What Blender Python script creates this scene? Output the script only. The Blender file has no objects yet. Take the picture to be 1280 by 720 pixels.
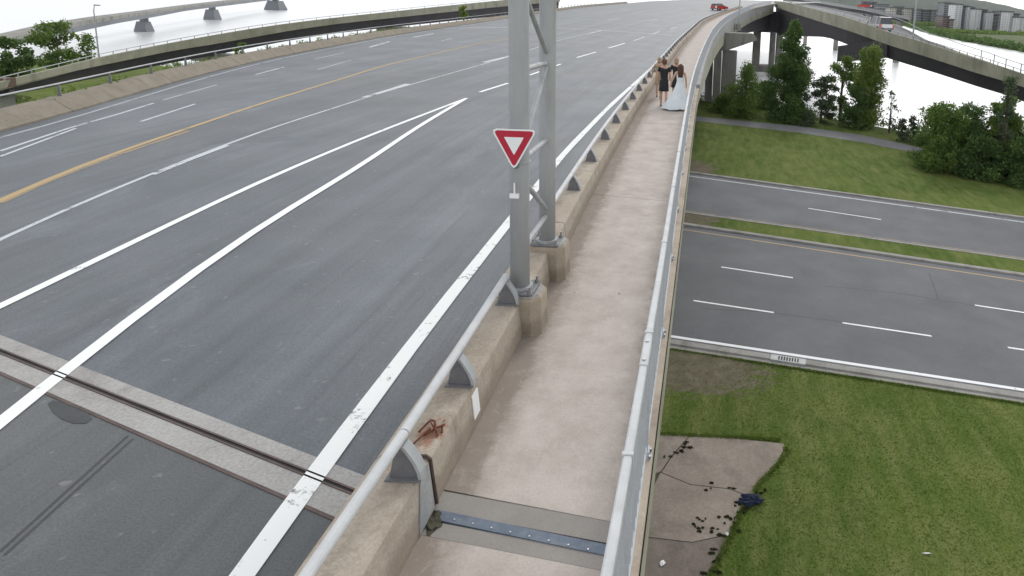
import bpy, math, random
import numpy as np
from mathutils import Vector, Matrix
random.seed(7); RNG = np.random.default_rng(7)
sc = bpy.context.scene
col = sc.collection
# ------------------------------------------------------------------ camera
F = 790.; TH = math.atan(130/790.); RO = 0.044; PPX = 880.; PPY = 133.; H = 3.8
cu, su = math.cos(TH), math.sin(TH); cr, sr = math.cos(RO), math.sin(RO)
r0 = Vector((1, 0, 0)); u0 = Vector((0, su, cu)); FW = Vector((0, cu, -su))
CR = r0*cr + u0*sr; CU = u0*cr - r0*sr
cam = bpy.data.cameras.new('camera'); camo = bpy.data.objects.new('camera', cam); col.objects.link(camo)
camo.matrix_world = Matrix.Translation((0, 0, H)) @ Matrix((CR, CU, -FW)).transposed().to_4x4()
cam.sensor_width = 36; cam.lens = F/1280*36; cam.shift_x = (640-PPX)/1280; cam.shift_y = (PPY-360)/1280
cam.clip_start = 0.05; cam.clip_end = 20000
sc.camera = camo
# ------------------------------------------------------------------ sky, sun, exposure
SUN_EL, SUN_AZ = math.radians(40), math.radians(12)      # azimuth measured from +Y towards +X
w = bpy.data.worlds.new('World'); sc.world = w; w.use_nodes = True
nt = w.node_tree; nt.nodes.clear()
sky = nt.nodes.new('ShaderNodeTexSky'); sky.sky_type = 'NISHITA'; sky.sun_disc = False
sky.sun_elevation = SUN_EL; sky.sun_rotation = SUN_AZ; sky.air_density = 1.0; sky.dust_density = 4.0; sky.ozone_density = 1.0
hs = nt.nodes.new('ShaderNodeHueSaturation'); hs.inputs['Saturation'].default_value = 0.22
cloud = nt.nodes.new('ShaderNodeMix'); cloud.data_type = 'RGBA'; cloud.inputs[0].default_value = .62; cloud.inputs[7].default_value = (8.6, 8.8, 9.1, 1)   # even cloud cover, a little brighter low down
tcw = nt.nodes.new('ShaderNodeTexCoord'); sxw = nt.nodes.new('ShaderNodeSeparateXYZ'); nt.links.new(tcw.outputs['Generated'], sxw.inputs[0])
crw = nt.nodes.new('ShaderNodeValToRGB'); crw.color_ramp.elements[0].color = (1, 1, 1, 1); crw.color_ramp.elements[1].color = (.46, .47, .49, 1); crw.color_ramp.elements[1].position = .55
nt.links.new(sxw.outputs[2], crw.inputs[0])
mulw = nt.nodes.new('ShaderNodeMix'); mulw.data_type = 'RGBA'; mulw.blend_type = 'MULTIPLY'; mulw.inputs[0].default_value = 1; mulw.inputs[7].default_value = (18, 18.2, 18.4, 1)
nt.links.new(crw.outputs[0], mulw.inputs[6]); nt.links.new(mulw.outputs[2], cloud.inputs[7])
bg = nt.nodes.new('ShaderNodeBackground'); bg.inputs['Strength'].default_value = 0.12
wo = nt.nodes.new('ShaderNodeOutputWorld')
nt.links.new(sky.outputs[0], hs.inputs['Color']); nt.links.new(hs.outputs[0], cloud.inputs[6]); nt.links.new(cloud.outputs[2], bg.inputs[0]); nt.links.new(bg.outputs[0], wo.inputs[0])
sl = bpy.data.lights.new('sun', 'SUN'); sl.energy = 0.9; sl.angle = math.radians(14); sl.color = (1, .97, .92)
so = bpy.data.objects.new('sun', sl); col.objects.link(so)
sd = Vector((math.cos(SUN_EL)*math.sin(SUN_AZ), math.cos(SUN_EL)*math.cos(SUN_AZ), math.sin(SUN_EL)))
so.rotation_euler = sd.to_track_quat('Z', 'Y').to_euler(); so.location = (0, 0, 60)
sc.view_settings.view_transform = 'Standard'; sc.view_settings.look = 'None'
sc.view_settings.exposure = 0.22; sc.view_settings.gamma = 1.0
sc.cycles.max_bounces = 6; sc.cycles.use_denoising = True; sc.cycles.volume_bounces = 0
# ------------------------------------------------------------------ photo measurements -> places
def ray(px, py):
    return CR*((px-PPX)/F) - CU*((py-PPY)/F) + FW
def G(px, py, z=0.):
    d = ray(px, py); k = (z-H)/d.z; return (d.x*k, d.y*k, z)
def P(px, py, Y):
    d = ray(px, py); k = Y/d.y; return (d.x*k, Y, H+d.z*k)
def proj(x, y, z):
    v = Vector((x, y, z-H)); c = v.dot(FW); return PPX+F*v.dot(CR)/c, PPY-F*v.dot(CU)/c
def vz(py, X, Y, lo=-30, hi=60):
    for i in range(40):
        m = (lo+hi)/2
        if proj(X, Y, m)[1] > py: lo = m
        else: hi = m
    return m
GZ = -11.2; WZ = -13.5
class Curve:                      # smooth X(Y), z(Y) from a table
    def __init__(s, tab, y0=-14, y1=262):
        t = np.array(tab, float); s.y = np.arange(y0, y1+1, 1.)
        ext = np.arange(y0-6, y1+7, 1.)
        def sm(c):
            v = np.interp(ext, t[:, 0], c)
            for _ in range(2):
                v = np.convolve(np.pad(v, 3, mode='edge'), np.ones(7)/7, 'valid')
            return v[6:-6]
        s.x = sm(t[:, 1]); s.z = sm(t[:, 2])
    def X(s, y): return float(np.interp(y, s.y, s.x))
    def Z(s, y): return float(np.interp(y, s.y, s.z))
    def at(s, y, dx=0, dz=0):
        d = (s.X(y+1)-s.X(y-1))/2; n = math.hypot(1, d)      # dx measured square to the line
        return (s.X(y)+dx/n, y-dx*d/n, s.Z(y)+dz)
WB = Curve([(-14,-1.8,0),(3.5,-1.84,0),(5,-1.86,0),(6.4,-1.9,0),(9.3,-2.02,0),(12,-2.12,0),(15,-2.18,0),(19,-2.25,0),(27,-2.28,0),(51,-2.14,.06),(67,-1.7,.22),(91,-.9,.6),(100,-.3,.8),(120,1.7,1.25),(140,4.2,1.8),(165,9.2,3.0),(185,15,4.0),(262,48,6)])
OE = Curve([(-14,-.3,0),(15,-.30,0),(25,-.3,0),(40,-.05,.03),(61,.58,.15),(81,1.6,.36),(100,2.9,.62),(115,4.4,.95),(130,6.9,1.75),(145,10.0,2.7),(165,17,4.1),(185,26,5.2),(262,60,7)])
LB = Curve([(-14,-15,0),(8,-15.9,0),(15.1,-17.25,0),(18.3,-18.4,0),(23.3,-20.3,0),(31.8,-22.8,.02),(51,-26.1,.08),(93,-28.6,.5),(140,-27,1.8),(200,-18,3.6),(262,0,5.5)])
RZ = -0.15
def roadz(x, y):
    a, b = LB.X(y), WB.X(y); t = min(1.2, max(-.2, (x-a)/(b-a)))
    return LB.Z(y)*(1-t)+WB.Z(y)*t+RZ
def S(px, py, dz=0.):
    z = RZ
    for i in range(40):
        x, y, _ = G(px, py, z); z = z*.5+roadz(x, min(y, 255))*.5
    return (x, y, z+dz)
# ------------------------------------------------------------------ mesh helpers
class MB:
    def __init__(s): s.v = []; s.f = []; s.uv = None
    def add(s, vs, fs):
        n = len(s.v); s.v += [tuple(p) for p in vs]; s.f += [tuple(i+n for i in f) for f in fs]; return s
    def box(s, x0, x1, y0, y1, z0, z1):
        return s.add([(x0,y0,z0),(x1,y0,z0),(x1,y1,z0),(x0,y1,z0),(x0,y0,z1),(x1,y0,z1),(x1,y1,z1),(x0,y1,z1)],
                     [(0,3,2,1),(4,5,6,7),(0,1,5,4),(1,2,6,5),(2,3,7,6),(3,0,4,7)])
    def obox(s, c, a, b, h, z0, z1=None):          # box of half-axes a, b (2D vectors)
        c = Vector(c); a = Vector((a[0], a[1], 0)); b = Vector((b[0], b[1], 0)); z = Vector((0, 0, h))
        q = [c-a-b, c+a-b, c+a+b, c-a+b]; q = [Vector((p.x, p.y, z0)) for p in q]
        return s.add(q+[p+z for p in q], [(0,3,2,1),(4,5,6,7),(0,1,5,4),(1,2,6,5),(2,3,7,6),(3,0,4,7)])
    def tube(s, pts, rad, n=8, cap=True):
        pts = [Vector(p) for p in pts]; rs = rad if isinstance(rad, (list, tuple)) else [rad]*len(pts)
        rings = []
        for i, p in enumerate(pts):
            d = (pts[min(i+1, len(pts)-1)]-pts[max(i-1, 0)]).normalized()
            up = Vector((0, 0, 1)) if abs(d.z) < .9 else Vector((1, 0, 0))
            a = d.cross(up).normalized(); b = a.cross(d)
            rings.append([p+(a*math.cos(2*math.pi*k/n)+b*math.sin(2*math.pi*k/n))*rs[i] for k in range(n)])
        fs = [(i*n+k, i*n+(k+1) % n, (i+1)*n+(k+1) % n, (i+1)*n+k) for i in range(len(pts)-1) for k in range(n)]
        if cap: fs += [tuple(range(n))[::-1], tuple(range((len(pts)-1)*n, len(pts)*n))]
        return s.add([v for r in rings for v in r], fs)
    def loft(s, rows, closed=False, caps=False):   # rows of equal length
        n = len(rows[0]); m = len(rows)
        k = n if closed else n-1
        fs = [(i*n+j, i*n+(j+1) % n, (i+1)*n+(j+1) % n, (i+1)*n+j) for i in range(m-1) for j in range(k)]
        if caps: fs += [tuple(range(n))[::-1], tuple(range((m-1)*n, m*n))]
        return s.add([p for r in rows for p in r], fs)
    def sweep(s, frames, prof, caps=True):         # frames: (origin, right) ; prof: closed list of (across, up)
        rows = [[(o[0]+r[0]*a, o[1]+r[1]*a, o[2]+b) for a, b in prof] for o, r in frames]
        return s.loft(rows, True, caps)
    def quad(s, a, b, c, d): return s.add([a, b, c, d], [(0, 1, 2, 3)])
    def build(s, name, mat, parent=None, smooth=False, bevel=0, uv=None):
        me = bpy.data.meshes.new(name); me.from_pydata(s.v, [], s.f); me.update()
        import bmesh
        bm = bmesh.new(); bm.from_mesh(me); bmesh.ops.recalc_face_normals(bm, faces=bm.faces); bm.to_mesh(me); bm.free()
        if uv:
            l = me.uv_layers.new(name='UVMap')
            vi = np.empty(len(me.loops), dtype=np.int32); me.loops.foreach_get('vertex_index', vi)
            l.data.foreach_set('uv', np.array(uv, dtype=np.float32)[vi].ravel())
        me.materials.append(mat)
        if smooth: me.polygons.foreach_set('use_smooth', [True]*len(me.polygons))
        o = bpy.data.objects.new(name, me); col.objects.link(o)
        if parent: o.parent = parent
        if bevel:
            b = o.modifiers.new('bevel', 'BEVEL'); b.width = bevel; b.segments = 2; b.limit_method = 'ANGLE'
        return o
def tag(o, label=None, cat=None, group=None, kind=None):
    if label: o['label'] = label
    if cat: o['category'] = cat
    if group: o['group'] = group
    if kind: o['kind'] = kind
    return o
def empty(name, loc=(0, 0, 0), rz=0):
    o = bpy.data.objects.new(name, None); col.objects.link(o); o.location = loc; o.rotation_euler = (0, 0, rz)
    o.empty_display_size = .2; return o
def copy_part(o, parent, loc=None, rot=None):
    c = o.copy(); col.objects.link(c); c.parent = parent
    if loc is not None: c.location = loc
    if rot is not None: c.rotation_euler = rot
    return c
def copy_tree(o, parent=None):
    c = o.copy(); col.objects.link(c); c.parent = parent
    for ch in list(o.children): copy_tree(ch, c)
    return c
# ------------------------------------------------------------------ materials
def nd(t, k, **kw):
    n = t.nodes.new(k)
    for a, b in kw.items(): setattr(n, a, b)
    return n
def base(name, rough=.8, metal=0., spec=.5):
    m = bpy.data.materials.new(name); m.use_nodes = True; t = m.node_tree
    b = t.nodes['Principled BSDF']; b.inputs['Roughness'].default_value = rough; b.inputs['Metallic'].default_value = metal
    b.inputs['Specular IOR Level'].default_value = spec
    return m, t, b
def coords(t, stretch=(1, 1, 1), uv=False):
    c = nd(t, 'ShaderNodeTexCoord'); mp = nd(t, 'ShaderNodeMapping'); mp.inputs['Scale'].default_value = stretch
    t.links.new(c.outputs['UV' if uv else 'Object'], mp.inputs[0]); return mp.outputs[0]
def noise(t, vec, scale, detail=6, rough=.6, dist=0.):
    n = nd(t, 'ShaderNodeTexNoise'); n.inputs['Scale'].default_value = scale; n.inputs['Detail'].default_value = detail
    n.inputs['Roughness'].default_value = rough; n.inputs['Distortion'].default_value = dist
    t.links.new(vec, n.inputs['Vector']); return n.outputs['Fac']
def ramp(t, fac, stops):
    r = nd(t, 'ShaderNodeValToRGB'); e = r.color_ramp.elements
    while len(e) < len(stops): e.new(.5)
    for i, (p, c) in enumerate(stops):
        e[i].position = p; e[i].color = (*c, 1) if len(c) == 3 else c
    t.links.new(fac, r.inputs[0]); return r.outputs[0]
def mix(t, fac, a, b, mode='MIX'):
    m = nd(t, 'ShaderNodeMix', data_type='RGBA', blend_type=mode)
    for s, v in ((m.inputs[0], fac), (m.inputs[6], a), (m.inputs[7], b)):
        if isinstance(v, bpy.types.NodeSocket): t.links.new(v, s)
        elif isinstance(v, (int, float)): s.default_value = v
        else: s.default_value = (*v, 1)
    return m.outputs[2]
def bump(t, b, h, strength=.3, dist=.01):
    n = nd(t, 'ShaderNodeBump'); n.inputs['Strength'].default_value = strength; n.inputs['Distance'].default_value = dist
    t.links.new(h, n.inputs['Height']); t.links.new(n.outputs[0], b.inputs['Normal'])
def g3(v): return (v, v, v)
def surf(name, c1, c2, scale=2, rough=.85, metal=0., stain=None, sscale=.7, sth=(.5, .7), stretch=(1, 1, 1), bs=.25, fine=60, fk=.12, spec=.4):
    m, t, b = base(name, rough, metal, spec)
    v = coords(t, stretch); v1 = coords(t)
    c = ramp(t, noise(t, v, scale, 8, .65), [(.3, c1), (.7, c2)])
    if stain: c = mix(t, ramp(t, noise(t, v, sscale, 7, .7, .3), [(sth[0], g3(0)), (sth[1], g3(1))]), c, stain)
    fn = noise(t, v1, fine, 3, .7)
    c = mix(t, 1., c, ramp(t, fn, [(.25, g3(1-fk*2)), (.75, g3(1))]), 'MULTIPLY')
    t.links.new(c, b.inputs['Base Color']); bump(t, b, fn, bs, .006)
    return m
M = {}
M['ledge'] = surf('tan ledge concrete', (.36,.30,.235), (.47,.405,.325), 1.6, .9, stain=(.24,.195,.15), sscale=1.3, sth=(.52,.78), fine=40)
M['walk'] = surf('walkway concrete', (.405,.352,.312), (.53,.475,.43), 2.6, .9, stain=(.345,.30,.262), sscale=1.1, sth=(.50,.85), fine=45, fk=.10)
M['walkedge'] = surf('dirty concrete edge', (.22,.185,.15), (.33,.28,.23), 3, .95, fine=50)
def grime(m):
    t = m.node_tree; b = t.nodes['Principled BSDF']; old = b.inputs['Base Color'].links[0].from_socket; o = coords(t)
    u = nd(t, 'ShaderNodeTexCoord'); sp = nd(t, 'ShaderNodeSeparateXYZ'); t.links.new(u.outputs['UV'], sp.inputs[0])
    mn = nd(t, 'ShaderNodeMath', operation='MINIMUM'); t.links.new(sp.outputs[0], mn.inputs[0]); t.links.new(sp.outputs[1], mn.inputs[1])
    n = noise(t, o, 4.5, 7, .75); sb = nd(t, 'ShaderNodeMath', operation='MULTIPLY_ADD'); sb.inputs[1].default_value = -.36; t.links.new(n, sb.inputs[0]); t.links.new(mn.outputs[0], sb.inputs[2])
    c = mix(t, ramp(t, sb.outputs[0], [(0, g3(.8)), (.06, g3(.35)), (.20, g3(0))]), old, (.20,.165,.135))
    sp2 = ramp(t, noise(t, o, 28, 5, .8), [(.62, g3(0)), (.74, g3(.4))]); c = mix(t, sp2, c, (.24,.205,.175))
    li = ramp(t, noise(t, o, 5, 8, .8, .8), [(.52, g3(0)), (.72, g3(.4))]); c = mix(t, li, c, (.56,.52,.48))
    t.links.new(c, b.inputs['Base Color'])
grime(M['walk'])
def foot_dirt(m):
    t = m.node_tree; b = t.nodes['Principled BSDF']; old = b.inputs['Base Color'].links[0].from_socket; o = coords(t)
    sp = nd(t, 'ShaderNodeSeparateXYZ'); t.links.new(o, sp.inputs[0]); n = noise(t, coords(t, (1, 1, .35)), 7, 7, .75)
    ma = nd(t, 'ShaderNodeMath', operation='MULTIPLY_ADD'); ma.inputs[1].default_value = -.26; t.links.new(n, ma.inputs[0]); t.links.new(sp.outputs[2], ma.inputs[2])
    c = mix(t, ramp(t, ma.outputs[0], [(0, g3(.6)), (.09, g3(0))]), old, (.19,.15,.115))
    cr = ramp(t, noise(t, coords(t, (1, .6, 1.4)), 3.2, 9, .85, 1.2), [(.485, g3(0)), (.5, g3(.55)), (.515, g3(0))]); c = mix(t, cr, c, (.17,.135,.10))
    t.links.new(c, b.inputs['Base Color'])

M['patch'] = surf('grey mortar', (.24,.225,.205), (.31,.29,.265), 1.5, .9, fine=70, fk=.1)
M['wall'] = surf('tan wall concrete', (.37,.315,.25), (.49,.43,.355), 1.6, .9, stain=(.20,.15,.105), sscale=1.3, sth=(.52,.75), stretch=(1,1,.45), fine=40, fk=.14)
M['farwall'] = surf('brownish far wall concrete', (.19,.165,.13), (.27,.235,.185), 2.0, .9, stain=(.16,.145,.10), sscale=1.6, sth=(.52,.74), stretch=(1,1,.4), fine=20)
M['pedestal'] = surf('pedestal concrete', (.34,.285,.215), (.45,.385,.30), 2.5, .9, stain=(.17,.135,.10), sscale=2.5, sth=(.56,.8), fine=60)
M['fascia'] = surf('olive stained concrete', (.27,.265,.20), (.40,.385,.305), .5, .9, stain=(.17,.17,.125), sscale=.35, sth=(.5,.75), stretch=(1,1,.5), fine=8, fk=.1)
M['edgebeam'] = surf('grey concrete', (.27,.27,.265), (.38,.38,.365), .6, .9, fine=10, fk=.1)
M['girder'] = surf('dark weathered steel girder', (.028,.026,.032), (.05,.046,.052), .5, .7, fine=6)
def rust_bleed(m):
    t = m.node_tree; b = t.nodes['Principled BSDF']; old = b.inputs['Base Color'].links[0].from_socket
    v = nd(t, 'ShaderNodeTexCoord').outputs['Object']; vm = nd(t, 'ShaderNodeVectorMath', operation='SUBTRACT'); t.links.new(v, vm.inputs[0]); vm.inputs[1].default_value = WB_RUST
    sc_ = nd(t, 'ShaderNodeVectorMath', operation='MULTIPLY'); t.links.new(vm.outputs[0], sc_.inputs[0]); sc_.inputs[1].default_value = (8.0, 5.0, 6.0)
    ln_ = nd(t, 'ShaderNodeVectorMath', operation='LENGTH'); t.links.new(sc_.outputs[0], ln_.inputs[0])
    n = noise(t, v, 14, 6, .7); a = nd(t, 'ShaderNodeMath', operation='SUBTRACT'); t.links.new(n, a.inputs[0]); a2 = nd(t, 'ShaderNodeMath', operation='MULTIPLY'); a2.inputs[1].default_value = .42; t.links.new(ln_.outputs['Value'], a2.inputs[0]); t.links.new(a2.outputs[0], a.inputs[1])
    k = ramp(t, a.outputs[0], [(.12, g3(0)), (.34, g3(.85))]); t.links.new(mix(t, k, old, (.26,.12,.07)), b.inputs['Base Color'])
WB_RUST = (-2.02, 4.42, .40)
foot_dirt(M['wall']); foot_dirt(M['pedestal']); rust_bleed(M['wall'])
M['pier'] = surf('pier concrete', (.21,.205,.185), (.33,.32,.29), .5, .9, stain=(.12,.115,.10), sscale=.4, stretch=(1,1,.3), fine=6)
M['galv'] = surf('galvanised steel', (.30,.315,.32), (.42,.43,.435), 3.5, .6, .1, stain=(.24,.24,.23), sscale=3, sth=(.55,.8), stretch=(1,1,.22), bs=.05, fine=90, fk=.06)
M['galvd'] = surf('dull cast bracket', (.15,.15,.16), (.23,.23,.24), 8, .6, .3, fine=90)
M['alu'] = surf('pale aluminium rail', (.44,.45,.46), (.56,.57,.575), 5, .65, .0, stain=(.33,.325,.31), sscale=4, sth=(.6,.8), bs=.06, fine=90, fk=.05)
M['alup'] = surf('grey aluminium picket', (.42,.44,.48), (.52,.54,.58), 3, .5, .1, fine=90)
M['bolt'] = surf('bolt steel', (.25,.25,.26), (.5,.5,.5), 30, .4, .7)
M['boltb'] = surf('shiny bolt head', (.65,.66,.68), (.8,.8,.8), 30, .3, .6)
M['plate'] = surf('blue grey steel plate', (.10,.13,.175), (.15,.185,.235), 3, .7, .0, stain=(.24,.265,.29), sscale=2, bs=.05)
M['cover'] = surf('grey cover plate', (.28,.30,.31), (.38,.39,.39), 4, .6, .2, stain=(.45,.44,.42), sscale=5)
M['rust'] = surf('rust', (.11,.04,.022), (.22,.085,.045), 14, .95, stain=(.09,.03,.02), sscale=20)
M['header'] = surf('joint header concrete', (.36,.35,.335), (.46,.45,.435), 1.2, .9, stain=(.25,.235,.215), sscale=.8, fine=35, fk=.2)
M['jsteel'] = surf('joint steel', (.07,.05,.045), (.16,.115,.10), 2.5, .6, .3)
M['black'] = surf('black rubber', (.02,.02,.02), (.035,.035,.035), 5, .8)
M['white_paint'] = surf('white thing paint', (.75,.76,.77), (.82,.83,.83), 5, .4, fk=.02)
M['red'] = surf('sign red', (.40,.012,.035), (.47,.018,.045), 3, .45, fk=.03, bs=.02)
M['shrubwood'] = surf('bark', (.07,.055,.04), (.12,.10,.075), 4, .95)
M['curb'] = surf('kerb concrete', (.28,.27,.25), (.38,.37,.34), .8, .9, stain=(.2,.185,.16), fine=12)
M['apron'] = surf('brown concrete apron', (.25,.21,.175), (.36,.31,.26), .6, .95, stain=(.16,.135,.115), sscale=.3, sth=(.50,.68), fine=14, fk=.16)
M['aprondark'] = surf('darker concrete apron', (.15,.125,.105), (.24,.20,.17), .7, .9, stain=(.10,.085,.07), sscale=.5, sth=(.50,.66), fine=14, fk=.16)  # darker tone of the apron concrete, for the near and left slabs
M['path'] = surf('path asphalt', (.17,.17,.175), (.22,.22,.225), .5, .9, fine=5)
M['dirt'] = surf('soil and moss', (.05,.045,.03), (.09,.085,.055), 3, 1.)
def worn_paint(name, c, wear=.62, under=(.15,.15,.155), scale=9, soft=.06):
    m, t, b = base(name, .7, 0, .3); v = coords(t)
    n = noise(t, v, scale, 8, .75); n2 = noise(t, v, scale*.13, 3, .5)
    f = nd(t, 'ShaderNodeMath', operation='ADD'); t.links.new(n, f.inputs[0]); t.links.new(n2, f.inputs[1])
    f2 = nd(t, 'ShaderNodeMath', operation='MULTIPLY'); f2.inputs[1].default_value = .5; t.links.new(f.outputs[0], f2.inputs[0])
    k = ramp(t, f2.outputs[0], [(wear, g3(0)), (wear+soft, g3(1))])
    t.links.new(mix(t, k, c, under), b.inputs['Base Color']); return m
M['wline'] = worn_paint('white road paint', (.76,.78,.78), .605)
M['wedge'] = worn_paint('speckled white edge paint', (.74,.76,.75), .555, (.20,.20,.20), 16, .05)
M['wworn'] = worn_paint('worn white road paint', (.48,.51,.53), .54)
M['wfaint'] = worn_paint('faint white road paint', (.36,.38,.40), .55, (.13,.135,.14))
M['yline'] = worn_paint('yellow road paint', (.40,.29,.15), .57)
M['yold'] = worn_paint('old yellow road paint', (.28,.22,.14), .50)
def asphalt(name, c1, c2, uv=True, streak=True, spec=.55, rough=.62, tint=(.10,.105,.10)):
    m, t, b = base(name, rough, 0, spec)
    o = coords(t); 
    c = ramp(t, noise(t, o, .35, 7, .6), [(.3, c1), (.7, c2)])
    c = mix(t, ramp(t, noise(t, o, .12, 5, .6, .5), [(.5, g3(0)), (.72, g3(.75))]), c, tint)
    if uv:
        u1 = coords(t, (1.1, .018, 1), True); u2 = coords(t, (6, .10, 1), True)
        k1 = ramp(t, noise(t, u1, 1., 3, .5), [(.35, g3(.80)), (.68, g3(1.1))]); k2 = ramp(t, noise(t, u2, 1., 4, .6), [(.3, g3(.88)), (.7, g3(1.07))])
        c = mix(t, 1., mix(t, 1., c, k1, 'MULTIPLY'), k2, 'MULTIPLY')
    if uv:
        u3 = coords(t, (2.2, .11, 1), True); k3 = ramp(t, noise(t, u3, 1., 6, .7, .2), [(.54, g3(0)), (.70, g3(.55))]); c = mix(t, k3, c, tuple(.62*v_ for v_ in c1))
        k4 = ramp(t, noise(t, coords(t, (.5, .22, 1), True), 1., 7, .75, .6), [(.55, g3(0)), (.66, g3(.4))]); c = mix(t, k4, c, tuple(1.25*v_ for v_ in c2))
    fn = noise(t, o, 55, 4, .8)
    c = mix(t, 1., c, ramp(t, fn, [(.28, g3(.55)), (.72, g3(1.3))]), 'MULTIPLY')
    sp = ramp(t, noise(t, o, 9, 2, .4), [(.70, g3(0)), (.76, g3(.6))])
    c = mix(t, sp, c, (.19,.19,.19))
    t.links.new(c, b.inputs['Base Color']); bump(t, b, fn, .4, .006)
    return m
M['road'] = asphalt('elevated road asphalt', (.082,.097,.112), (.140,.154,.170), spec=.5, rough=.6)
M['road2'] = asphalt('approach asphalt', (.075,.084,.088), (.118,.126,.126), True)
M['lroad'] = asphalt('lower road asphalt', (.108,.114,.124), (.152,.158,.168), False, spec=.35, rough=.8)
M['tar'] = surf('fresh tar patch', (.045,.05,.052), (.07,.075,.075), 6, .7)
def grass_mat(name, blades=False):
    m, t, b = base(name, 1., 0, .1); o = coords(t)
    if blades:
        c = ramp(t, noise(t, o, .8, 6, .7), [(.3, (.10,.155,.03)), (.55, (.155,.215,.048)), (.75, (.29,.32,.11))])
        t.links.new(c, b.inputs['Base Color']); tr = nd(t, 'ShaderNodeBsdfTranslucent'); t.links.new(c, tr.inputs[0]); ms = nd(t, 'ShaderNodeMixShader'); ms.inputs[0].default_value = .5
        t.links.new(b.outputs[0], ms.inputs[1]); t.links.new(tr.outputs[0], ms.inputs[2]); t.links.new(ms.outputs[0], t.nodes['Material Output'].inputs[0]); return m
    big = noise(t, o, .22, 6, .65); mid = noise(t, coords(t, (1.5, .35, 1)), 1.1, 6, .7); fin = noise(t, o, 14, 5, .8)
    c = ramp(t, big, [(.3, (.058,.095,.017)), (.5, (.086,.128,.026)), (.72, (.135,.17,.044))])
    c = mix(t, ramp(t, mid, [(.42, g3(0)), (.75, g3(.8))]), c, (.20,.21,.08))
    c = mix(t, 1., c, ramp(t, fin, [(.3, g3(.6)), (.7, g3(1.25))]), 'MULTIPLY')
    # bare soil beside the near kerb and at the foot of the bridge
    sep = nd(t, 'ShaderNodeSeparateXYZ'); t.links.new(coords(t), sep.inputs[0])
    def bl(cx, cy, rx, ry):
        a = nd(t, 'ShaderNodeMath', operation='MULTIPLY_ADD'); a.inputs[1].default_value = 1/rx; a.inputs[2].default_value = -cx/rx; t.links.new(sep.outputs[0], a.inputs[0])
        d = nd(t, 'ShaderNodeMath', operation='MULTIPLY_ADD'); d.inputs[1].default_value = 1/ry; d.inputs[2].default_value = -cy/ry; t.links.new(sep.outputs[1], d.inputs[0])
        a2 = nd(t, 'ShaderNodeMath', operation='POWER'); a2.inputs[1].default_value = 2; d2 = nd(t, 'ShaderNodeMath', operation='POWER'); d2.inputs[1].default_value = 2
        t.links.new(a.outputs[0], a2.inputs[0]); t.links.new(d.outputs[0], d2.inputs[0])
        e = nd(t, 'ShaderNodeMath', operation='ADD'); t.links.new(a2.outputs[0], e.inputs[0]); t.links.new(d2.outputs[0], e.inputs[1])
        f = nd(t, 'ShaderNodeMath', operation='SUBTRACT'); f.inputs[0].default_value = 1.0; f.use_clamp = True; t.links.new(e.outputs[0], f.inputs[1]); return f.outputs[0]
    def mx(a, b):
        n = nd(t, 'ShaderNodeMath', operation='MAXIMUM'); t.links.new(a, n.inputs[0]); t.links.new(b, n.inputs[1]); return n.outputs[0]
    k = mx(mx(bl(0.2, 24.1, 4.4, 2.4), bl(-.5, 42.5, 2.6, 2.5)), mx(bl(-3, 22.5, 2.2, 5), bl(-8, 40, 9, 40))); k = mx(k, bl(-2, 56, 4.5, 5))
    ad = nd(t, 'ShaderNodeMath', operation='MULTIPLY_ADD'); ad.inputs[1].default_value = 1.0; t.links.new(k, ad.inputs[0])
    nn = noise(t, coords(t, (.8, 1.6, 1)), 1.6, 7, .75); sb = nd(t, 'ShaderNodeMath', operation='SUBTRACT'); sb.inputs[1].default_value = .5; t.links.new(nn, sb.inputs[0])
    sb2 = nd(t, 'ShaderNodeMath', operation='MULTIPLY'); sb2.inputs[1].default_value = 2.2; t.links.new(sb.outputs[0], sb2.inputs[0])
    t.links.new(sb2.outputs[0], ad.inputs[2])
    kk = ramp(t, ad.outputs[0], [(.38, g3(0)), (.62, g3(.9))])
    soil = ramp(t, noise(t, o, 3, 6, .7), [(.3, (.095,.08,.055)), (.7, (.19,.165,.125))])
    c = mix(t, kk, c, soil)
    t.links.new(c, b.inputs['Base Color']); bump(t, b, fin, .5, .05)
    return m
M['grass'] = grass_mat('lawn'); M['blade'] = grass_mat('grass blades', True)
def leaf_mat(name, a, b_, c_):
    m, t, b = base(name, .75, 0, .25); o = coords(t)
    f = noise(t, o, .45, 3, .6); f2 = noise(t, o, 3.5, 2, .6)
    c = ramp(t, f, [(.32, a), (.5, b_), (.68, c_)])
    c = mix(t, 1., c, ramp(t, f2, [(.3, g3(.65)), (.7, g3(1.25))]), 'MULTIPLY')
    t.links.new(c, b.inputs['Base Color'])
    tr = nd(t, 'ShaderNodeBsdfTranslucent'); t.links.new(c, tr.inputs[0]); ms = nd(t, 'ShaderNodeMixShader'); ms.inputs[0].default_value = .35
    t.links.new(b.outputs[0], ms.inputs[1]); t.links.new(tr.outputs[0], ms.inputs[2]); t.links.new(ms.outputs[0], t.nodes['Material Output'].inputs[0])
    return m
M['leafdark'] = leaf_mat('dark foliage', (.055,.105,.030), (.090,.155,.042), (.14,.21,.055))
M['weed'] = leaf_mat('dark weeds and soil', (.035,.035,.018), (.055,.055,.026), (.085,.09,.035))
M['leafmid'] = leaf_mat('mid foliage', (.080,.14,.032), (.13,.205,.045), (.21,.28,.07))
M['leaflight'] = leaf_mat('light foliage', (.10,.16,.03), (.16,.23,.045), (.25,.31,.08))
M['leafgrey'] = leaf_mat('blue green foliage', (.065,.10,.055), (.09,.13,.07), (.13,.17,.085))
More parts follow.
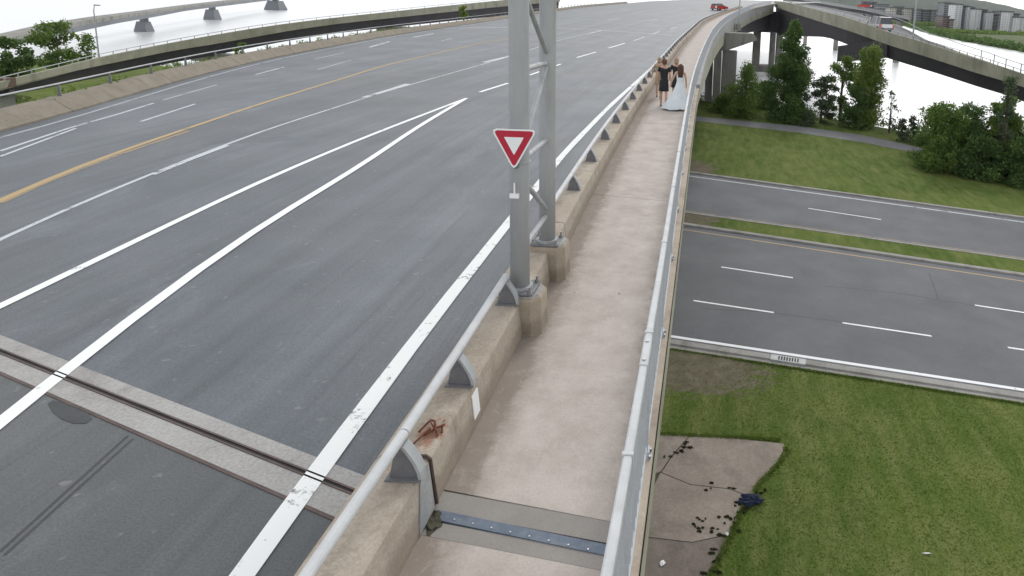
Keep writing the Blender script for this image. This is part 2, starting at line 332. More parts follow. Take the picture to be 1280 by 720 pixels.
def water_mat():
    m, t, b = base('river water', .28, 0, 1.0)
    b.inputs['Base Color'].default_value = (.46,.48,.49,1); b.inputs['IOR'].default_value = 2.4
    o = coords(t, (.35, 1., 1)); h = noise(t, o, .9, 5, .65)
    bump(t, b, h, .5, .12); return m
M['water'] = water_mat()
def glassy(name, c, rough=.15):
    m, t, b = base(name, rough, 0, .8); b.inputs['Base Color'].default_value = (*c, 1); return m
M['glass'] = glassy('dark window glass', (.03,.035,.045))
M['bluegl'] = surf('blue grey glazing', (.085,.11,.16), (.12,.15,.20), .2, .4)
M['bwhite'] = surf('white facade', (.68,.69,.68), (.76,.77,.76), .05, .8)
M['bgrey'] = surf('grey facade', (.16,.175,.19), (.22,.235,.25), .05, .8)
M['bbeige'] = surf('beige facade', (.42,.40,.35), (.50,.48,.42), .05, .8)
M['bbrown'] = surf('brown brick facade', (.13,.085,.07), (.18,.12,.10), .05, .8)
M['bdark'] = surf('dark facade', (.06,.065,.07), (.09,.095,.10), .05, .7)
M['broof'] = surf('dark roof', (.07,.07,.08), (.11,.11,.12), .05, .8)
M['winlight'] = surf('pale glazing', (.32,.36,.40), (.42,.46,.50), .3, .4)
M['hill'] = surf('wooded hillside', (.045,.07,.045), (.085,.115,.075), .012, 1., fine=.06, fk=.3)
M['farland'] = surf('far bank meadow', (.045,.07,.014), (.085,.11,.022), .01, 1., stain=(.06,.085,.03), sscale=.02, fine=.3)
M['carwhite'] = surf('white car paint', (.70,.71,.73), (.74,.75,.77), 2, .25, .1, fk=.01, bs=0)
M['carred'] = surf('red car paint', (.45,.03,.02), (.52,.04,.03), 2, .25, .1, fk=.01, bs=0)
M['orange'] = surf('orange red lamp plastic', (.55,.10,.05), (.62,.13,.07), 2, .3, fk=.01)
M['navy'] = surf('navy cloth', (.008,.013,.035), (.02,.03,.07), 6, .9, fine=25)
M['blackcloth'] = surf('black cloth', (.014,.014,.018), (.03,.03,.035), 6, .9, fine=60)
M['tancloth'] = surf('tan cloth', (.33,.24,.16), (.42,.32,.22), 6, .9, fine=60)
M['dress'] = surf('pale blue dress cloth', (.62,.70,.74), (.78,.82,.84), 4, .8, fine=40, fk=.08)
M['skin'] = surf('skin', (.46,.28,.20), (.52,.33,.24), 9, .6, fk=.03)
M['hairbrown'] = surf('brown hair', (.05,.022,.012), (.09,.04,.022), 20, .6, stretch=(1,1,.2))
M['hairauburn'] = surf('auburn hair', (.09,.035,.018), (.14,.055,.03), 20, .6)
M['hairblond'] = surf('sandy hair', (.30,.20,.12), (.40,.28,.17), 20, .6)
# ------------------------------------------------------------------ ground, water, far land
def shoreY(x):
    return float(np.interp(x, [-400,-200,-100,-60,-30,-6,0,6,14,27,36,50,80,140,400], [60,95,113,116,112,106,101,97,93,82,76,72,66,60,40]))
xs = np.concatenate([np.arange(-400, -60, 12.), np.arange(-60, 60, 3.), np.arange(60, 401, 12.)])
mb = MB(); rows = []
for x in xs:
    s = shoreY(x); r = [(x, -120, GZ), (x, 5, GZ), (x, 15, GZ)]
    for y in np.linspace(20, s-5, 14): r.append((x, y, GZ))
    r += [(x, s-3, GZ-.25), (x, s, GZ-1.4), (x, s+2, WZ-.3), (x, s+8, WZ-3)]
    rows.append(r)
mb.loft(rows); tag(mb.build('ground', M['grass'], smooth=True), kind='structure')
mb = MB(); mb.quad((-6000,-120,WZ-3.2),(6000,-120,WZ-3.2),(6000,9000,WZ-3.2),(-6000,9000,WZ-3.2)); tag(mb.build('riverbed', M['dirt']), kind='structure')
mb = MB(); mb.quad((-6000,50,WZ),(6000,30,WZ),(6000,9000,WZ),(-6000,9000,WZ)); tag(mb.build('river_water', M['water']), kind='structure')
FS = [(900,100),(500,160),(260,230),(176,270),(153,306),(160,400),(176,505),(225,730),(300,986),(420,1500),(500,2400),(700,8500)]
mb = MB(); rows = []
def fsx(y): return float(np.interp(y, [f[1] for f in FS], [f[0] for f in FS]))
for y in [100,130,160,195,230,250,270,290,306,350,400,450,505,600,730,850,986,1200,1500,2000,2400,4000,8500]:
    x = fsx(y); rows.append([(x-3, y-3, WZ-3), (x, y, WZ-.3), (x+8, y, WZ+1.1), (x+60, y, WZ+1.6), (x+400, y, WZ+2), (6000, y, WZ+2)])
mb.loft(rows); tag(mb.build('far_bank', M['farland'], smooth=True), kind='structure')
# wooded hill on the far side
mb = MB(); rows = []
top = [(1000,-20),(1060,-14),(1120,-9),(1180,-6),(1215,-2),(1240,3),(1257,7),(1280,12),(1310,17),(1345,20),(1400,24)]
for i in range(61):
    px = 980+i*7; py = float(np.interp(px, [a for a, _ in top], [b for _, b in top]))+math.sin(i*1.7)*.35+math.sin(i*.6)*.4
    c = P(px, py, 2600); zt = c[2]
    rows.append([(P(px, py, 1900)[0], 1900+20*math.sin(i), WZ+1), (P(px, py, 2150)[0], 2150, WZ+(zt-WZ)*.42), (P(px, py, 2400)[0], 2400, WZ+(zt-WZ)*.82), c, (P(px, py, 3100)[0], 3100, WZ+(zt-WZ)*.7), (P(px, py, 3900)[0], 3900, WZ)])
mb.loft(rows); tag(mb.build('hill', M['hill'], smooth=True), kind='structure')
# ------------------------------------------------------------------ lower roads
def band(name, la, lb, z, mat, x0=-44, x1=220, n=40, th=None, parent=None):
    ya = lambda x: la[0]+la[1]*x; yb = lambda x: lb[0]+lb[1]*x
    mb = MB(); X = np.linspace(x0, x1, n)
    if th is None: mb.loft([[(x, ya(x), z), (x, yb(x), z)] for x in X])
    else: mb.loft([[(x, ya(x), z-th), (x, ya(x), z), (x, yb(x), z), (x, yb(x), z-th)] for x in X], True, True)
    return mb.build(name, mat, parent)
def ln(p, q, z=GZ):                         # y = a + b x through two photo points
    a = G(*p, z); b = G(*q, z); k = (b[1]-a[1])/(b[0]-a[0]); return (a[1]-k*a[0], k)
def off(l, d): return (l[0]+d, l[1])
Le = ln((840,421),(1280,488)); Ld1 = ln((867,376),(1229,430)); Ld2 = ln((902,334),(1227,383))
Ly1 = ln((860,288),(1280,352)); Ly2 = ln((860,264),(1280,323)); Lf = ln((860,220),(1280,278)); Ld3 = ln((987,257),(1260,299))
lr = band('lower_road', off(Le,-.35), off(Ly1,.75), GZ+.012, M['lroad']); tag(lr, kind='structure')
lr2 = band('lower_road', off(Ly2,-.45), off(Lf,.9), GZ+.012, M['lroad']); tag(lr2, kind='structure')
band('edge_line', off(Le,-.09), off(Le,.11), GZ+.016, M['wline'], parent=lr)
band('yellow_line', off(Ly1,-.06), off(Ly1,.07), GZ+.016, M['yline'], parent=lr)
band('yellow_line', off(Ly2,-.07), off(Ly2,.07), GZ+.016, M['yold'], parent=lr2)
band('edge_line', off(Lf,-.1), off(Lf,.12), GZ+.016, M['wworn'], parent=lr2)
def dashes(L, x0, length, period, par, lo=-60, hi=120, wd=.13):
    k = math.floor((lo-x0)/period); x = x0+k*period
    while x < hi:
        mb = MB(); ya = lambda X: L[0]+L[1]*X
        mb.quad((x, ya(x)-wd/2, GZ+.016), (x+length, ya(x+length)-wd/2, GZ+.016), (x+length, ya(x+length)+wd/2, GZ+.016), (x, ya(x)+wd/2, GZ+.016))
        mb.build('lane_dash', M['wline'], par); x += period
dashes(Ld1, -.1, 4.0, 7.25, lr); dashes(Ld2, 1.4, 4.0, 13.2, lr); dashes(Ld3, 8.2, 5.0, 15.5, lr2)
k1 = band('near_kerb', off(Le,-.72), off(Le,-.36), GZ+.10, M['curb'], th=.3); tag(k1, kind='structure')
tag(band('near_verge_strip', off(Le,-1.0), off(Le,-.725), GZ+.03, M['curb'], th=.3), kind='structure')
k3 = band('far_kerb', off(Lf,.91), off(Lf,1.25), GZ+.12, M['curb'], th=.3); tag(k3, kind='structure')
tag(band('median_kerb', off(Ly1,.76), off(Ly1,1.10), GZ+.12, M['curb'], th=.3), kind='structure')
tag(band('median_kerb', off(Ly2,-.68), off(Ly2,-.46), GZ+.12, M['curb'], th=.3), kind='structure')
tag(band('median_grass', off(Ly1,1.105), off(Ly2,-.685), GZ+.09, M['grass'], th=.3), kind='structure')
# fine cracks sealed in the lower road
def strip(pts, wd, name, mat, parent, zf=None):
    mb = MB(); rows = []
    for i, p in enumerate(pts):
        a = Vector(pts[max(0, i-1)]); b = Vector(pts[min(len(pts)-1, i+1)]); d = (b-a); d.z = 0; d.normalize(); n = Vector((-d.y, d.x, 0))*(wd/2)*(random.uniform(.95, 1.05) if len(pts) > 8 else 1)
        q = [(p[0]-n.x, p[1]-n.y), (p[0]+n.x, p[1]+n.y)]
        rows.append([(x, y, zf(x, y) if zf else p[2]) for x, y in q])
    mb.loft(rows); return mb.build(name, mat, parent)
for a, b in (((1030,357),(1120,366)), ((1120,366),(1280,392)), ((966,391),(1055,403)), ((1161,341),(1173,375)), ((880,386),(960,390))):
    p0, p1 = Vector(G(*a, GZ+.015)), Vector(G(*b, GZ+.015))
    strip([tuple(p0.lerp(p1, t)+Vector((random.uniform(-.03,.03), random.uniform(-.05,.05), 0))) for t in np.linspace(0, 1, 9)], .045, 'sealed_crack', M['tar'], lr)
# park path
pa = [(800,141),(874,145.5),(1000,158),(1079,169),(1135,181),(1180,192)]; pb = [(800,147),(874,151.5),(1000,166),(1079,178),(1135,189),(1180,201)]
mb = MB(); mb.loft([[G(*a, GZ+.014), G(*b, GZ+.014)] for a, b in zip(pa, pb)]); tag(mb.build('path', M['path']), kind='structure')
# cracked concrete apron below the bridge, in slabs
ap = [(980,556),(984,566),(966,588),(950,603),(940,622),(926,640),(914,668),(898,700),(880,735),(860,790)]
pr = [G(a, b, GZ)[:2] for a, b in ap]
apron = empty('concrete_apron', (0, 0, 0)); tag(apron, kind='structure')
def slab(poly, name='slab', z=GZ+.03, mat='apron', jit=.0):
    m2 = MB(); n = len(poly); zt = z+random.uniform(-.006, .006)
    m2.add([(x, y, zt) for x, y in poly]+[(x, y, GZ-.1) for x, y in poly], [tuple(range(n))]+[(i, (i+1) % n, n+(i+1) % n, n+i) for i in range(n)])
    return m2.build(name, M[mat], apron)
slab([(-6, 20.05), (1.4, 19.9), (3.15, 19.65), pr[2], pr[3], pr[4], pr[5], pr[6], pr[7], pr[8], pr[9], (-6, 12.2)], 'joint_soil', GZ+.012, 'dirt')
a0 = (-6, 20.1); a1 = G(862,545,GZ)[:2]; a2 = G(838,572,GZ)[:2]; a3 = G(826,590,GZ)[:2]; 
s1 = [a0, a1, a2, a3, (-1.6, 17.8), (-6, 17.9)]
slab(s1)
e = .035
c1 = G(863,606,GZ)[:2]
slab([(a1[0]+e, a1[1]), (1.4, 19.95), (3.25, 19.75), (3.3, 19.6), pr[2], pr[3], pr[4], (1.3, 17.6), c1, (a3[0]+e, a3[1]-e), (a2[0]+e, a2[1]-e)])
slab([(a3[0], a3[1]-1.8*e), (c1[0], c1[1]-e), (1.3, 17.6-e), (pr[4][0]-.02, pr[4][1]-e), pr[5], pr[6], (.2, 15.55), (-1.6, 15.7)])
slab([(-1.6, 15.7-e), (.2, 15.55-e), (pr[6][0], pr[6][1]-e), pr[7], pr[8], pr[9], (-1.7, 12.2)], mat='aprondark')
slab([(-6, 17.85), (-1.65, 17.75), (-1.65, 12.2), (-6, 12.2)], mat='aprondark')
# ------------------------------------------------------------------ bridge: road surface
ys = list(WB.y)
yj = 0
mb = MB(); rows = []; uv = []
NS = 10
road = empty('elevated_road'); tag(road, kind='structure')
for y in ys:
    a, b = LB.X(y), WB.X(y)-.12
    r = []
    for k in range(NS+1):
        x = a+(b-a)*k/NS; r.append((x, y, roadz(x, y))); uv.append((x-b, y))
    rows.append(r)
mb.loft(rows); rs = mb.build('road_surface', M['road'], road, uv=uv)
def onroad(p, dz=.004): return (p[0], p[1], roadz(p[0], p[1])+dz)
# darker approach pavement before the expansion joint
J0, J1 = S(0, 460), S(397, 630); jd = Vector((J1[0]-J0[0], J1[1]-J0[1], 0)); jd.normalize()
def jl(x, dy=0): return J0[1]+(x-J0[0])*jd.y/jd.x+dy
mb = MB(); uvs = []; rows = []
for x in np.linspace(-15.2, -2.02, 30):
    r = [(x, y, RZ+.003) for y in (-13, -5, 0, jl(x, .0))]; rows.append(r); uvs += [(p[0]+40, p[1]) for p in r]
mb.loft(rows); mb.build('approach_pavement', M['road2'], road, uv=uvs)
# pavement seams
for a, b in (((160,545),(0,690)), ((166,549),(6,694))):
    p0, p1 = S(*a), S(*b)
    strip([onroad(Vector(p0).lerp(Vector(p1), t), .0055) for t in np.linspace(0, 1, 8)], .022, 'pavement_seam', M['tar'], road)
def poly_on(pts, name, mat, dz):
    q = [onroad(S(*p), dz) for p in pts]; mb = MB(); mb.add(q, [tuple(range(len(q)))]); return mb.build(name, M[mat], road)
poly_on([(60,505),(66,501),(80,504),(95,509),(110,517),(116,524),(108,530),(92,530),(76,524),(66,516)], 'tar_patch', 'tar', .006)
# expansion joint: two concrete headers, steel edges and gap
jt = [[(0,415),(160,489),(283,531),(397,566)], [(0,437),(142,500),(264,548),(400,595)], [(0,460),(160,543),(264,583),(397,630)]]
def fitl(pts):
    q = np.array([S(*p)[:2] for p in pts]); k, c = np.polyfit(q[:, 0], q[:, 1], 1); return (c, k)
JA, JB, JC = fitl(jt[0]), fitl(jt[1]), fitl(jt[2])
joint = empty('expansion_joint'); tag(joint, 'long concrete and steel expansion joint crossing the near roadway lanes', 'expansion joint')
def jband(l1, l2, name, mat, z0=-.10, z1=.006, x0=-15.3, x1=-2.03, n=2):
    mb = MB(); rows = []
    for x in np.linspace(x0, x1, n):
        ya, yb = l1[0]+l1[1]*x, l2[0]+l2[1]*x
        rows.append([(x, ya, RZ+z0), (x, ya, RZ+z1), (x, yb, RZ+z1), (x, yb, RZ+z0)])
    mb.loft(rows, True, True); return mb.build(name, M[mat], joint)
jband(off(JB, .031), JA, 'concrete_header', 'header'); jband(JC, off(JB, -.031), 'concrete_header', 'header')
jband(off(JB, .014), off(JB, .030), 'steel_edge', 'jsteel', z1=.012); jband(off(JB, -.030), off(JB, -.014), 'steel_edge', 'jsteel', z1=.012)
jband(off(JB, -.0135), off(JB, .0135), 'rubber_seal', 'black', z1=.004)
jband(off(JC, -.032), off(JC, -.003), 'steel_edge', 'jsteel', z1=.008)
# far transverse joint
strip([onroad(S(*p)) for p in ((575,35),(640,34),(691,34.5),(740,37),(775,39.5),(840,44))], .55, 'far_joint_strip', M['wfaint'], road)
# painted lines
def line(pts, wd, mat='wline', name='lane_line', dz=.004, n=10):
    q = [Vector(S(*p)) for p in pts]; out = []
    for i in range(len(q)-1):
        d = (q[i+1]-q[i]).length; k = max(1, int(d/1.0))
        out += [q[i].lerp(q[i+1], t/k) for t in range(k)]
    out.append(q[-1])
    o = np.array([tuple(p) for p in out])
    if len(o) > 8:
        kk = 4
        for _ in range(3):
            o[1:-1] = (o[:-2]+o[1:-1]*2+o[2:])/4
    return strip([tuple(p) for p in o], wd, name, M[mat], road, lambda x, y: roadz(x, y)+dz)
line([(285,746),(305,719),(400,582),(515,430),(635,280),(700,197),(760,135),(820,80),(870,35),(895,17)], .175, 'wedge', name='edge_line', dz=.012)
line([(-60,578),(0,530),(155,402),(240,340),(320,285),(440,215),(520,160),(583,123)], .145, name='gore_line', dz=.012)
line([(-60,412),(0,385),(155,308),(320,229),(440,178),(520,147),(583,123)], .13, name='gore_line', dz=.008)
line([(-60,328),(0,298),(60,270),(150,233.5),(192,216),(285,179.5),(320,166),(480,115),(640,70),(692,52),(747,39),(775,34)], .085, 'wworn')
line([(192,218.5),(240,199),(285,182)], .10, 'wworn', dz=.006)
line([(455,122),(485,113),(510,105)], .24, 'wworn', dz=.006)
line([(605,78),(638,70)], .3, 'wworn', dz=.006)
line([(-60,278),(0,250),(62,222),(145,190.5),(237,160),(320,131.5),(480,82),(600,54),(640,48)], .14, 'yline', 'yellow_line', dz=.006)
line([(0,254),(62,226),(145,194.5),(237,163.5)], .12, 'yold', 'yellow_line', dz=.004)
line([(0,189),(87,160),(150,142),(192,129)], .09, 'wworn'); line([(0,196),(95,160.5)], .08, 'wworn', dz=.006)
for a, b, w_, m_ in [((176,152),(244,130),.09,'wworn'), ((204,125),(271,106),.10,'wfaint'), ((320,93),(355,84),.11,'wworn'), ((397,87),(439,75),.1,'wfaint'), ((392,74),(430,66),.12,'wfaint'),
                     ((462,59),(487,52),.2,'wworn'), ((517,46.5),(542,42),.2,'wworn'), ((552,51),(565,48),.16,'wfaint'), ((600,115),(635,104),.15,'wline'), ((662,94),(701,80),.15,'wline'), ((721,72),(745,65),.16,'wline'),
                     ((761,60),(781,54),.17,'wline'), ((792,51),(806,46),.17,'wworn'), ((815,42.5),(824,39.5),.2,'wworn'), ((838,36),(845,34),.2,'wworn'), ((736,42),(752,38),.25,'wworn'), ((760,25),(775,23),.3,'wfaint'), ((810,26),(822,24),.3,'wfaint')]:
    line([a, b], w_, m_, 'lane_dash')
lw = [LB.at(y, .45) for y in np.arange(-12, 120, 2.)]
strip(lw, .10, 'edge_line', M['wfaint'], road, lambda x, y: roadz(x, y)+.004)
# ------------------------------------------------------------------ walkway: slabs with joints
walk = empty('walkway'); tag(walk, kind='structure')
def wslab(y0, y1, name='walkway_slab', mat='walk', sk=.035, dz=0., xa=.0, xb=.0, th=.22):
    mb = MB(); n = max(2, int((y1-y0)/1.)+1); rows = []; uvw = []
    for t in np.linspace(0, 1, n):
        uvw += [(0., 1.45), (.72, .72), (1.45, .0), (1.45, 0.), (.72, .72), (0., 1.45)]
        y = y0+(y1-y0)*t; x0, x1 = WB.X(y)-.02+xa, OE.X(y)-xb
        r = [(x0+(x1-x0)*k, y+sk*(1-2*k)*4*(1 if t in (0, 1) or True else 0), 0) for k in (0, .5, 1)]
        r = [(p[0], p[1], WB.Z(p[1])*(1-k)+OE.Z(p[1])*k+dz) for p, k in zip(r, (0, .5, 1))]
        rows.append(r+[(p[0], p[1], p[2]-th) for p in r[::-1]])
    mb.loft(rows, True, True); return mb.build(name, M[mat], walk, uv=uvw)
# near joint (photo rows 612-720)
SK = .033
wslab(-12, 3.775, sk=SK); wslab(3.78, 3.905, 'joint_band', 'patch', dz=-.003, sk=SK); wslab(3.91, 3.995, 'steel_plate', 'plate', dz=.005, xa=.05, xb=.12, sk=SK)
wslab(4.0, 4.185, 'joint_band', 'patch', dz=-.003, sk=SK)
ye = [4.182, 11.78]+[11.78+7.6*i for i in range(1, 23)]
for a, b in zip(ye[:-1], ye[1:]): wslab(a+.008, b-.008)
# bolts of the walkway plate
mb0 = MB(); mb0.tube([(0,0,0),(0,0,.005)], .006, 8); bolt0 = None
for k in range(9):
    t = (k+.6)/9.2; y = 3.925+.033*4*(1-2*t); x = WB.X(3.85)+.1+(OE.X(3.85)-.14-WB.X(3.85)-.1)*t
    if bolt0 is None: bolt0 = mb0.build('bolt', M['boltb'], walk); bolt0.location = (x, y, .007)
    else: copy_part(bolt0, walk, (x, y, .007))
# ------------------------------------------------------------------ bridge structure below the deck
bridge = empty('highway_overpass'); tag(bridge, 'main concrete overpass under the roadway and walkway, its stained fascia curving right', 'bridge')
tabY = [-14, 25, 40, 61, 81, 100, 115, 130, 145, 165]
zb = []; zl = []
rb = {40: 81, 61: 63, 81: 49, 100: 42, 115: 36, 130: 28, 145: 21, 165: 10}; rl = {40: 103, 61: 79, 81: 63, 100: 53, 115: 45, 130: 35, 145: 27, 165: 16}
for y in tabY:
    if y < 30: zb.append(-.005); zl.append(-.38)
    else: zb.append(vz(rb[y], OE.X(y), y)); zl.append(vz(rl[y], OE.X(y), y))
yy = list(np.arange(-14, 166, 2.)); 
def oz(y, tb): return float(np.interp(y, tabY, tb))
# the tan fascia hangs outside the slab edge; the grey edge beam stands between it and the railing
mb = MB(); rows = []
for y in yy:
    o = OE.at(y, .012); zt = min(OE.Z(y)+.03, oz(y, zb)) ; z2 = oz(y, zl)
    i = OE.at(y, -.35); rows.append([(o[0], o[1], zt), (o[0]+.0, o[1], z2), (i[0], i[1], z2)])
mb.loft(rows); mb.build('fascia', M['fascia'], bridge)
mb = MB(); rows = []
for y in [v for v in yy if v >= 28]:
    o = OE.at(y, .03); rows.append([(o[0]-.3, o[1], OE.Z(y)+.16), (o[0], o[1], OE.Z(y)+.16), (o[0], o[1], oz(y, zb)), (o[0]-.3, o[1], oz(y, zb))])
mb.loft(rows, True, True); mb.build('edge_beam', M['edgebeam'], bridge)
mb = MB(); rows = []
gd = lambda y: float(np.interp(y, [-14, 60, 115, 145, 165], [1.2, 1.2, 1.6, 2.6, 4.4]))
for y in yy:
    o = OE.at(y, -.5); l = LB.at(y, .8); z2 = oz(y, zl)+.02; zz = oz(y, zl)-gd(y); xi = o[0]-.5
    zl2 = LB.Z(y)-.5
    rows.append([(o[0], o[1], z2), (xi, o[1], zz), (l[0]+1, l[1], min(zz, zl2-.8)), (l[0], l[1], zl2)])
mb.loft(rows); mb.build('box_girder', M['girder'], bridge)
mb = MB(); rows = []
for y in yy:
    o = LB.at(y, -.45); i = LB.at(y, .8); rows.append([(o[0], o[1], LB.Z(y)-.2), (o[0], o[1], LB.Z(y)-.52), (i[0], i[1], LB.Z(y)-.52)])
mb.loft(rows); mb.build('fascia', M['fascia'], bridge)
def pier(y, xa, xb, cols, ztop, cap, zg, parent, w=1.1, name='pier', cy=.8):
    mb = MB(); mb.box(xa, xb, y-cy, y+cy, ztop-cap, ztop)
    # tapered ends
    p = mb.build(name, M['pier'], parent, bevel=.06)
    for c, cw in cols:
        m2 = MB(); m2.box(c-cw/2, c+cw/2, y-w/2, y+w/2, zg, ztop-cap); m2.build('column', M['pier'], p, bevel=.08)
    return p
pier(21, -13, -3.5, [(-5, 1.4), (-11, 1.4)], -1.6, .9, GZ-.5, bridge)
pier(61, -20, -3.2, [(-5, 1.4), (-17, 1.4)], -1.2, 1.2, GZ-.5, bridge)
y = 96; xr = P(945, 50, y)[0]
mb = MB(); zt = vz(41, 5, y); zbm = vz(60, 1.5, y)
mb.loft([[(-20, yy_, zt), (xr-.6, yy_, zt), (xr, yy_, zt-.6), (xr, yy_, zt-1.0), (xr-4.5, yy_, zbm-.3), (-20, yy_, zbm-.3)] for yy_ in (y-1.1, y+1.1)], True, True)
p = mb.build('pier', M['pier'], bridge, bevel=.06)
for pa_, pb_, d in ((882, 891, 1.2), (892, 901, -.4), (902, 920, .3)):
    m2 = MB(); m2.box(P(pa_, 90, y)[0], P(pb_, 90, y)[0], y-.9+d, y+.9+d*.5, GZ-1, zbm-.28); m2.build('column', M['pier'], p, bevel=.06)
for c in (-6, -14):
    m2 = MB(); m2.box(c-1, c+1, y-.9, y+.9, GZ-1, zbm-.28); m2.build('column', M['pier'], p, bevel=.06)
# the shared pier where the ramp joins, out in the river
y = 168
mb = MB(); mb.box(P(936, 30, y)[0], P(1012, 30, y)[0], y-2, y+2, vz(40, 15, y), vz(14, 15, y)); p = mb.build('pier', M['girder'], bridge, bevel=.1)
for pa_, pb_, dd in ((941, 950, 0), (962, 968, -1), (970, 977, 0)):
    m2 = MB(); m2.box(P(pa_, 60, y)[0], P(pb_, 60, y)[0], y-1.2+dd, y+1.2, WZ-2.5, vz(39.5, 15, y)); m2.build('column', M['pier'], p, bevel=.08)
m2 = MB(); m2.box(P(936, 60, y)[0], P(985, 60, y)[0], y-2.4, y+2.4, WZ-2.5, WZ+1.6); m2.build('footing', M['pier'], p, bevel=.1)
# outer light pole bracket corbel
# ------------------------------------------------------------------ parapet between road and walkway
def cframes(C, y0, y1, dx=0, dz=0, step=1.0):
    n = max(2, int(math.ceil((y1-y0)/step))+1); out = []
    for y in np.linspace(y0, y1, n):
        d = (C.X(y+1)-C.X(y-1))/2; k = math.hypot(1, d); r = (1/k, -d/k)
        o = (C.X(y)+r[0]*dx, y+r[1]*dx, C.Z(y)+dz); out.append((o, r))
    return out
par = empty('road_parapet', (0, 0, 0)); tag(par, 'low tan concrete parapet with pale tube rail on cast brackets between roadway and walkway', 'parapet')
wprof = [(0, -.16), (0, .05), (-.035, .37), (-.06, .395), (-.40, .40), (-.43, .37), (-.45, -.2)]
joints = [-8.0, -3.2, 1.2, 4.17]; v = 4.17
for s in (2.55, 2.5, 2.95): v += s; joints.append(v)
while v < 160: v += 3.0 if v < 40 else 6.0; joints.append(v)
for a, b in zip(joints[:-1], joints[1:]):
    mb = MB(); mb.sweep(cframes(WB, a+.009, b-.009), wprof); mb.build('wall_panel', M['wall'], par, bevel=.008 if a < 30 else 0)
rprof = [(math.cos(t)*.038, math.sin(t)*.036) for t in np.linspace(0, 2*math.pi, 13)[:-1]]
RX = lambda y: float(np.interp(y, [0, 4, 9, 15, 30], [-.14, -.15, -.22, -.24, -.25]))
def rail(C, y0, y1, dxf, dz, mat, parent, prof, name='rail', step=1.):
    mb = MB(); n = max(2, int(math.ceil((y1-y0)/step))+1); fr = []
    for y in np.linspace(y0, y1, n):
        f = cframes(C, y, y+.001, dxf(y), dz)[0]; fr.append(f)
    mb.sweep(fr, prof); return mb.build(name, M[mat], parent, smooth=False)
segs = [(-8, 1.0), (1.006, 4.02), (4.03, 6.62)]
for a, b in segs: rail(WB, a, b, RX, .70, 'alu', par, rprof, step=.5)
a = 8.45
while a < 160:
    b = a+6.4; rail(WB, a, b-.02, RX, .70, 'alu', par, rprof); a = b
# cast bracket: a web with a curved flange
def bracket_mesh():
    mb = MB(); web = [(-.10, 0), (.105, 0), (.095, .06), (.07, .13), (.03, .20), (-.01, .25), (-.05, .255), (-.06, .2)]
    mb.loft([[(x, -.02, z) for x, z in web], [(x, .02, z) for x, z in web]], True, True)
    return mb
def flange_mesh():
    mb = MB(); c = [(.125, -.0), (.118, .06), (.09, .13), (.05, .20), (.005, .262)]
    rows = [[(x-.012, -.045, z), (x+.012, -.045, z), (x+.012, .045, z), (x-.012, .045, z)] for x, z in c]
    mb.loft(rows, True, True); return mb
b0 = bracket_mesh().build('bracket', M['galvd'], par); f0 = flange_mesh().build('flange', M['galv'], b0)
m2 = MB(); m2.box(-.115, .135, -.06, .06, 0, .014); bp0 = m2.build('base_plate', M['galvd'], b0)
by = [1.7, 3.98, 5.08, 6.58, 8.62, 10.9, 12.95, 15.1]; v = 15.1
while v < 155: v += 2.15; by.append(v)
def place_bracket(src, y, first):
    d = (WB.X(y+1)-WB.X(y-1))/2; rz = -math.atan(d); p = WB.at(y, RX(y)+.02, .398)
    o = src if first else copy_tree(src, par); o.location = p; o.rotation_euler = (0, 0, rz); return o
for i, y in enumerate(by): place_bracket(b0, y, i == 0)
# joint cover plate, rusty bent strap, small plate
def wallpt(y, u, out=.0):     # u: 0 foot .. 1 top on the walkway face
    p = WB.at(y, -.035*u+out, .37*u); return p
mb = MB(); rows = [[wallpt(y_, u, .004+o_) for y_, u, o_ in ((3.88, .05, 0), (4.13, .05, 0), (4.13, 1.0, 0), (3.98, .93, 0))], [wallpt(y_, u, .012) for y_, u in ((3.88, .05), (4.13, .05), (4.13, 1.0), (3.98, .93))]]
mb.loft(rows, True, True); mb.build('cover_plate', M['cover'], par)
mb = MB(); mb.loft([[wallpt(y_, u, .003+o_) for y_, u in ((5.02, .25), (5.16, .25), (5.16, .85), (5.02, .85))] for o_ in (0, .008)], True, True); mb.build('small_plate', M['white_paint'], par)
mb = MB()
mb.tube([WB.at(4.17, -.20, .405), WB.at(4.17, -.13, .41), WB.at(4.17, -.06, .412), WB.at(4.17, -.03, .39), WB.at(4.17, -.01, .20), WB.at(4.17, .012, .02)], .012, 6)
mb.build('joint_sealant', M['jsteel'], par)
strap = MB()
strap.tube([WB.at(4.140, -0.240, .41), WB.at(4.270, -0.200, .425), WB.at(4.400, -0.160, .43), WB.at(4.440, -0.140, .43)], .0085, 6)
strap.tube([WB.at(4.410, -0.220, .42), WB.at(4.480, -0.160, .47), WB.at(4.440, -0.110, .44), WB.at(4.490, -0.070, .42), WB.at(4.440, -0.050, .40)], .0085, 6)
strap.tube([WB.at(4.560, -0.190, .42), WB.at(4.500, -0.130, .455), WB.at(4.420, -0.090, .43), WB.at(4.400, -0.060, .36)], .0085, 6)
strap.tube([WB.at(4.380, -0.170, .415), WB.at(4.460, -0.090, .43), WB.at(4.540, -0.070, .40)], .0085, 6)
strap.build('rusty_bent_strap', M['rust'], par)
def blob_on(center, rx, ry, name, mat, parent, face='top', n=18, jag=.35):
    pass
# rust bleed on the wall top (thin scale of rust, built as irregular flakes)
for k in range(5):
    y_ = 4.36+random.random()*.32; d_ = -.17+random.random()*.12; m2 = MB(); c = WB.at(y_, d_, .401); n = 7; r_ = .006+.012*random.random()
    m2.add([(c[0]+math.cos(i*2*math.pi/n)*r_*random.uniform(.5, 1.1), c[1]+math.sin(i*2*math.pi/n)*r_*1.6*random.uniform(.5, 1.1), c[2]+.002+.001*random.random()) for i in range(n)], [tuple(range(n))])
    m2.build('rust_flake', M['rust'], par)
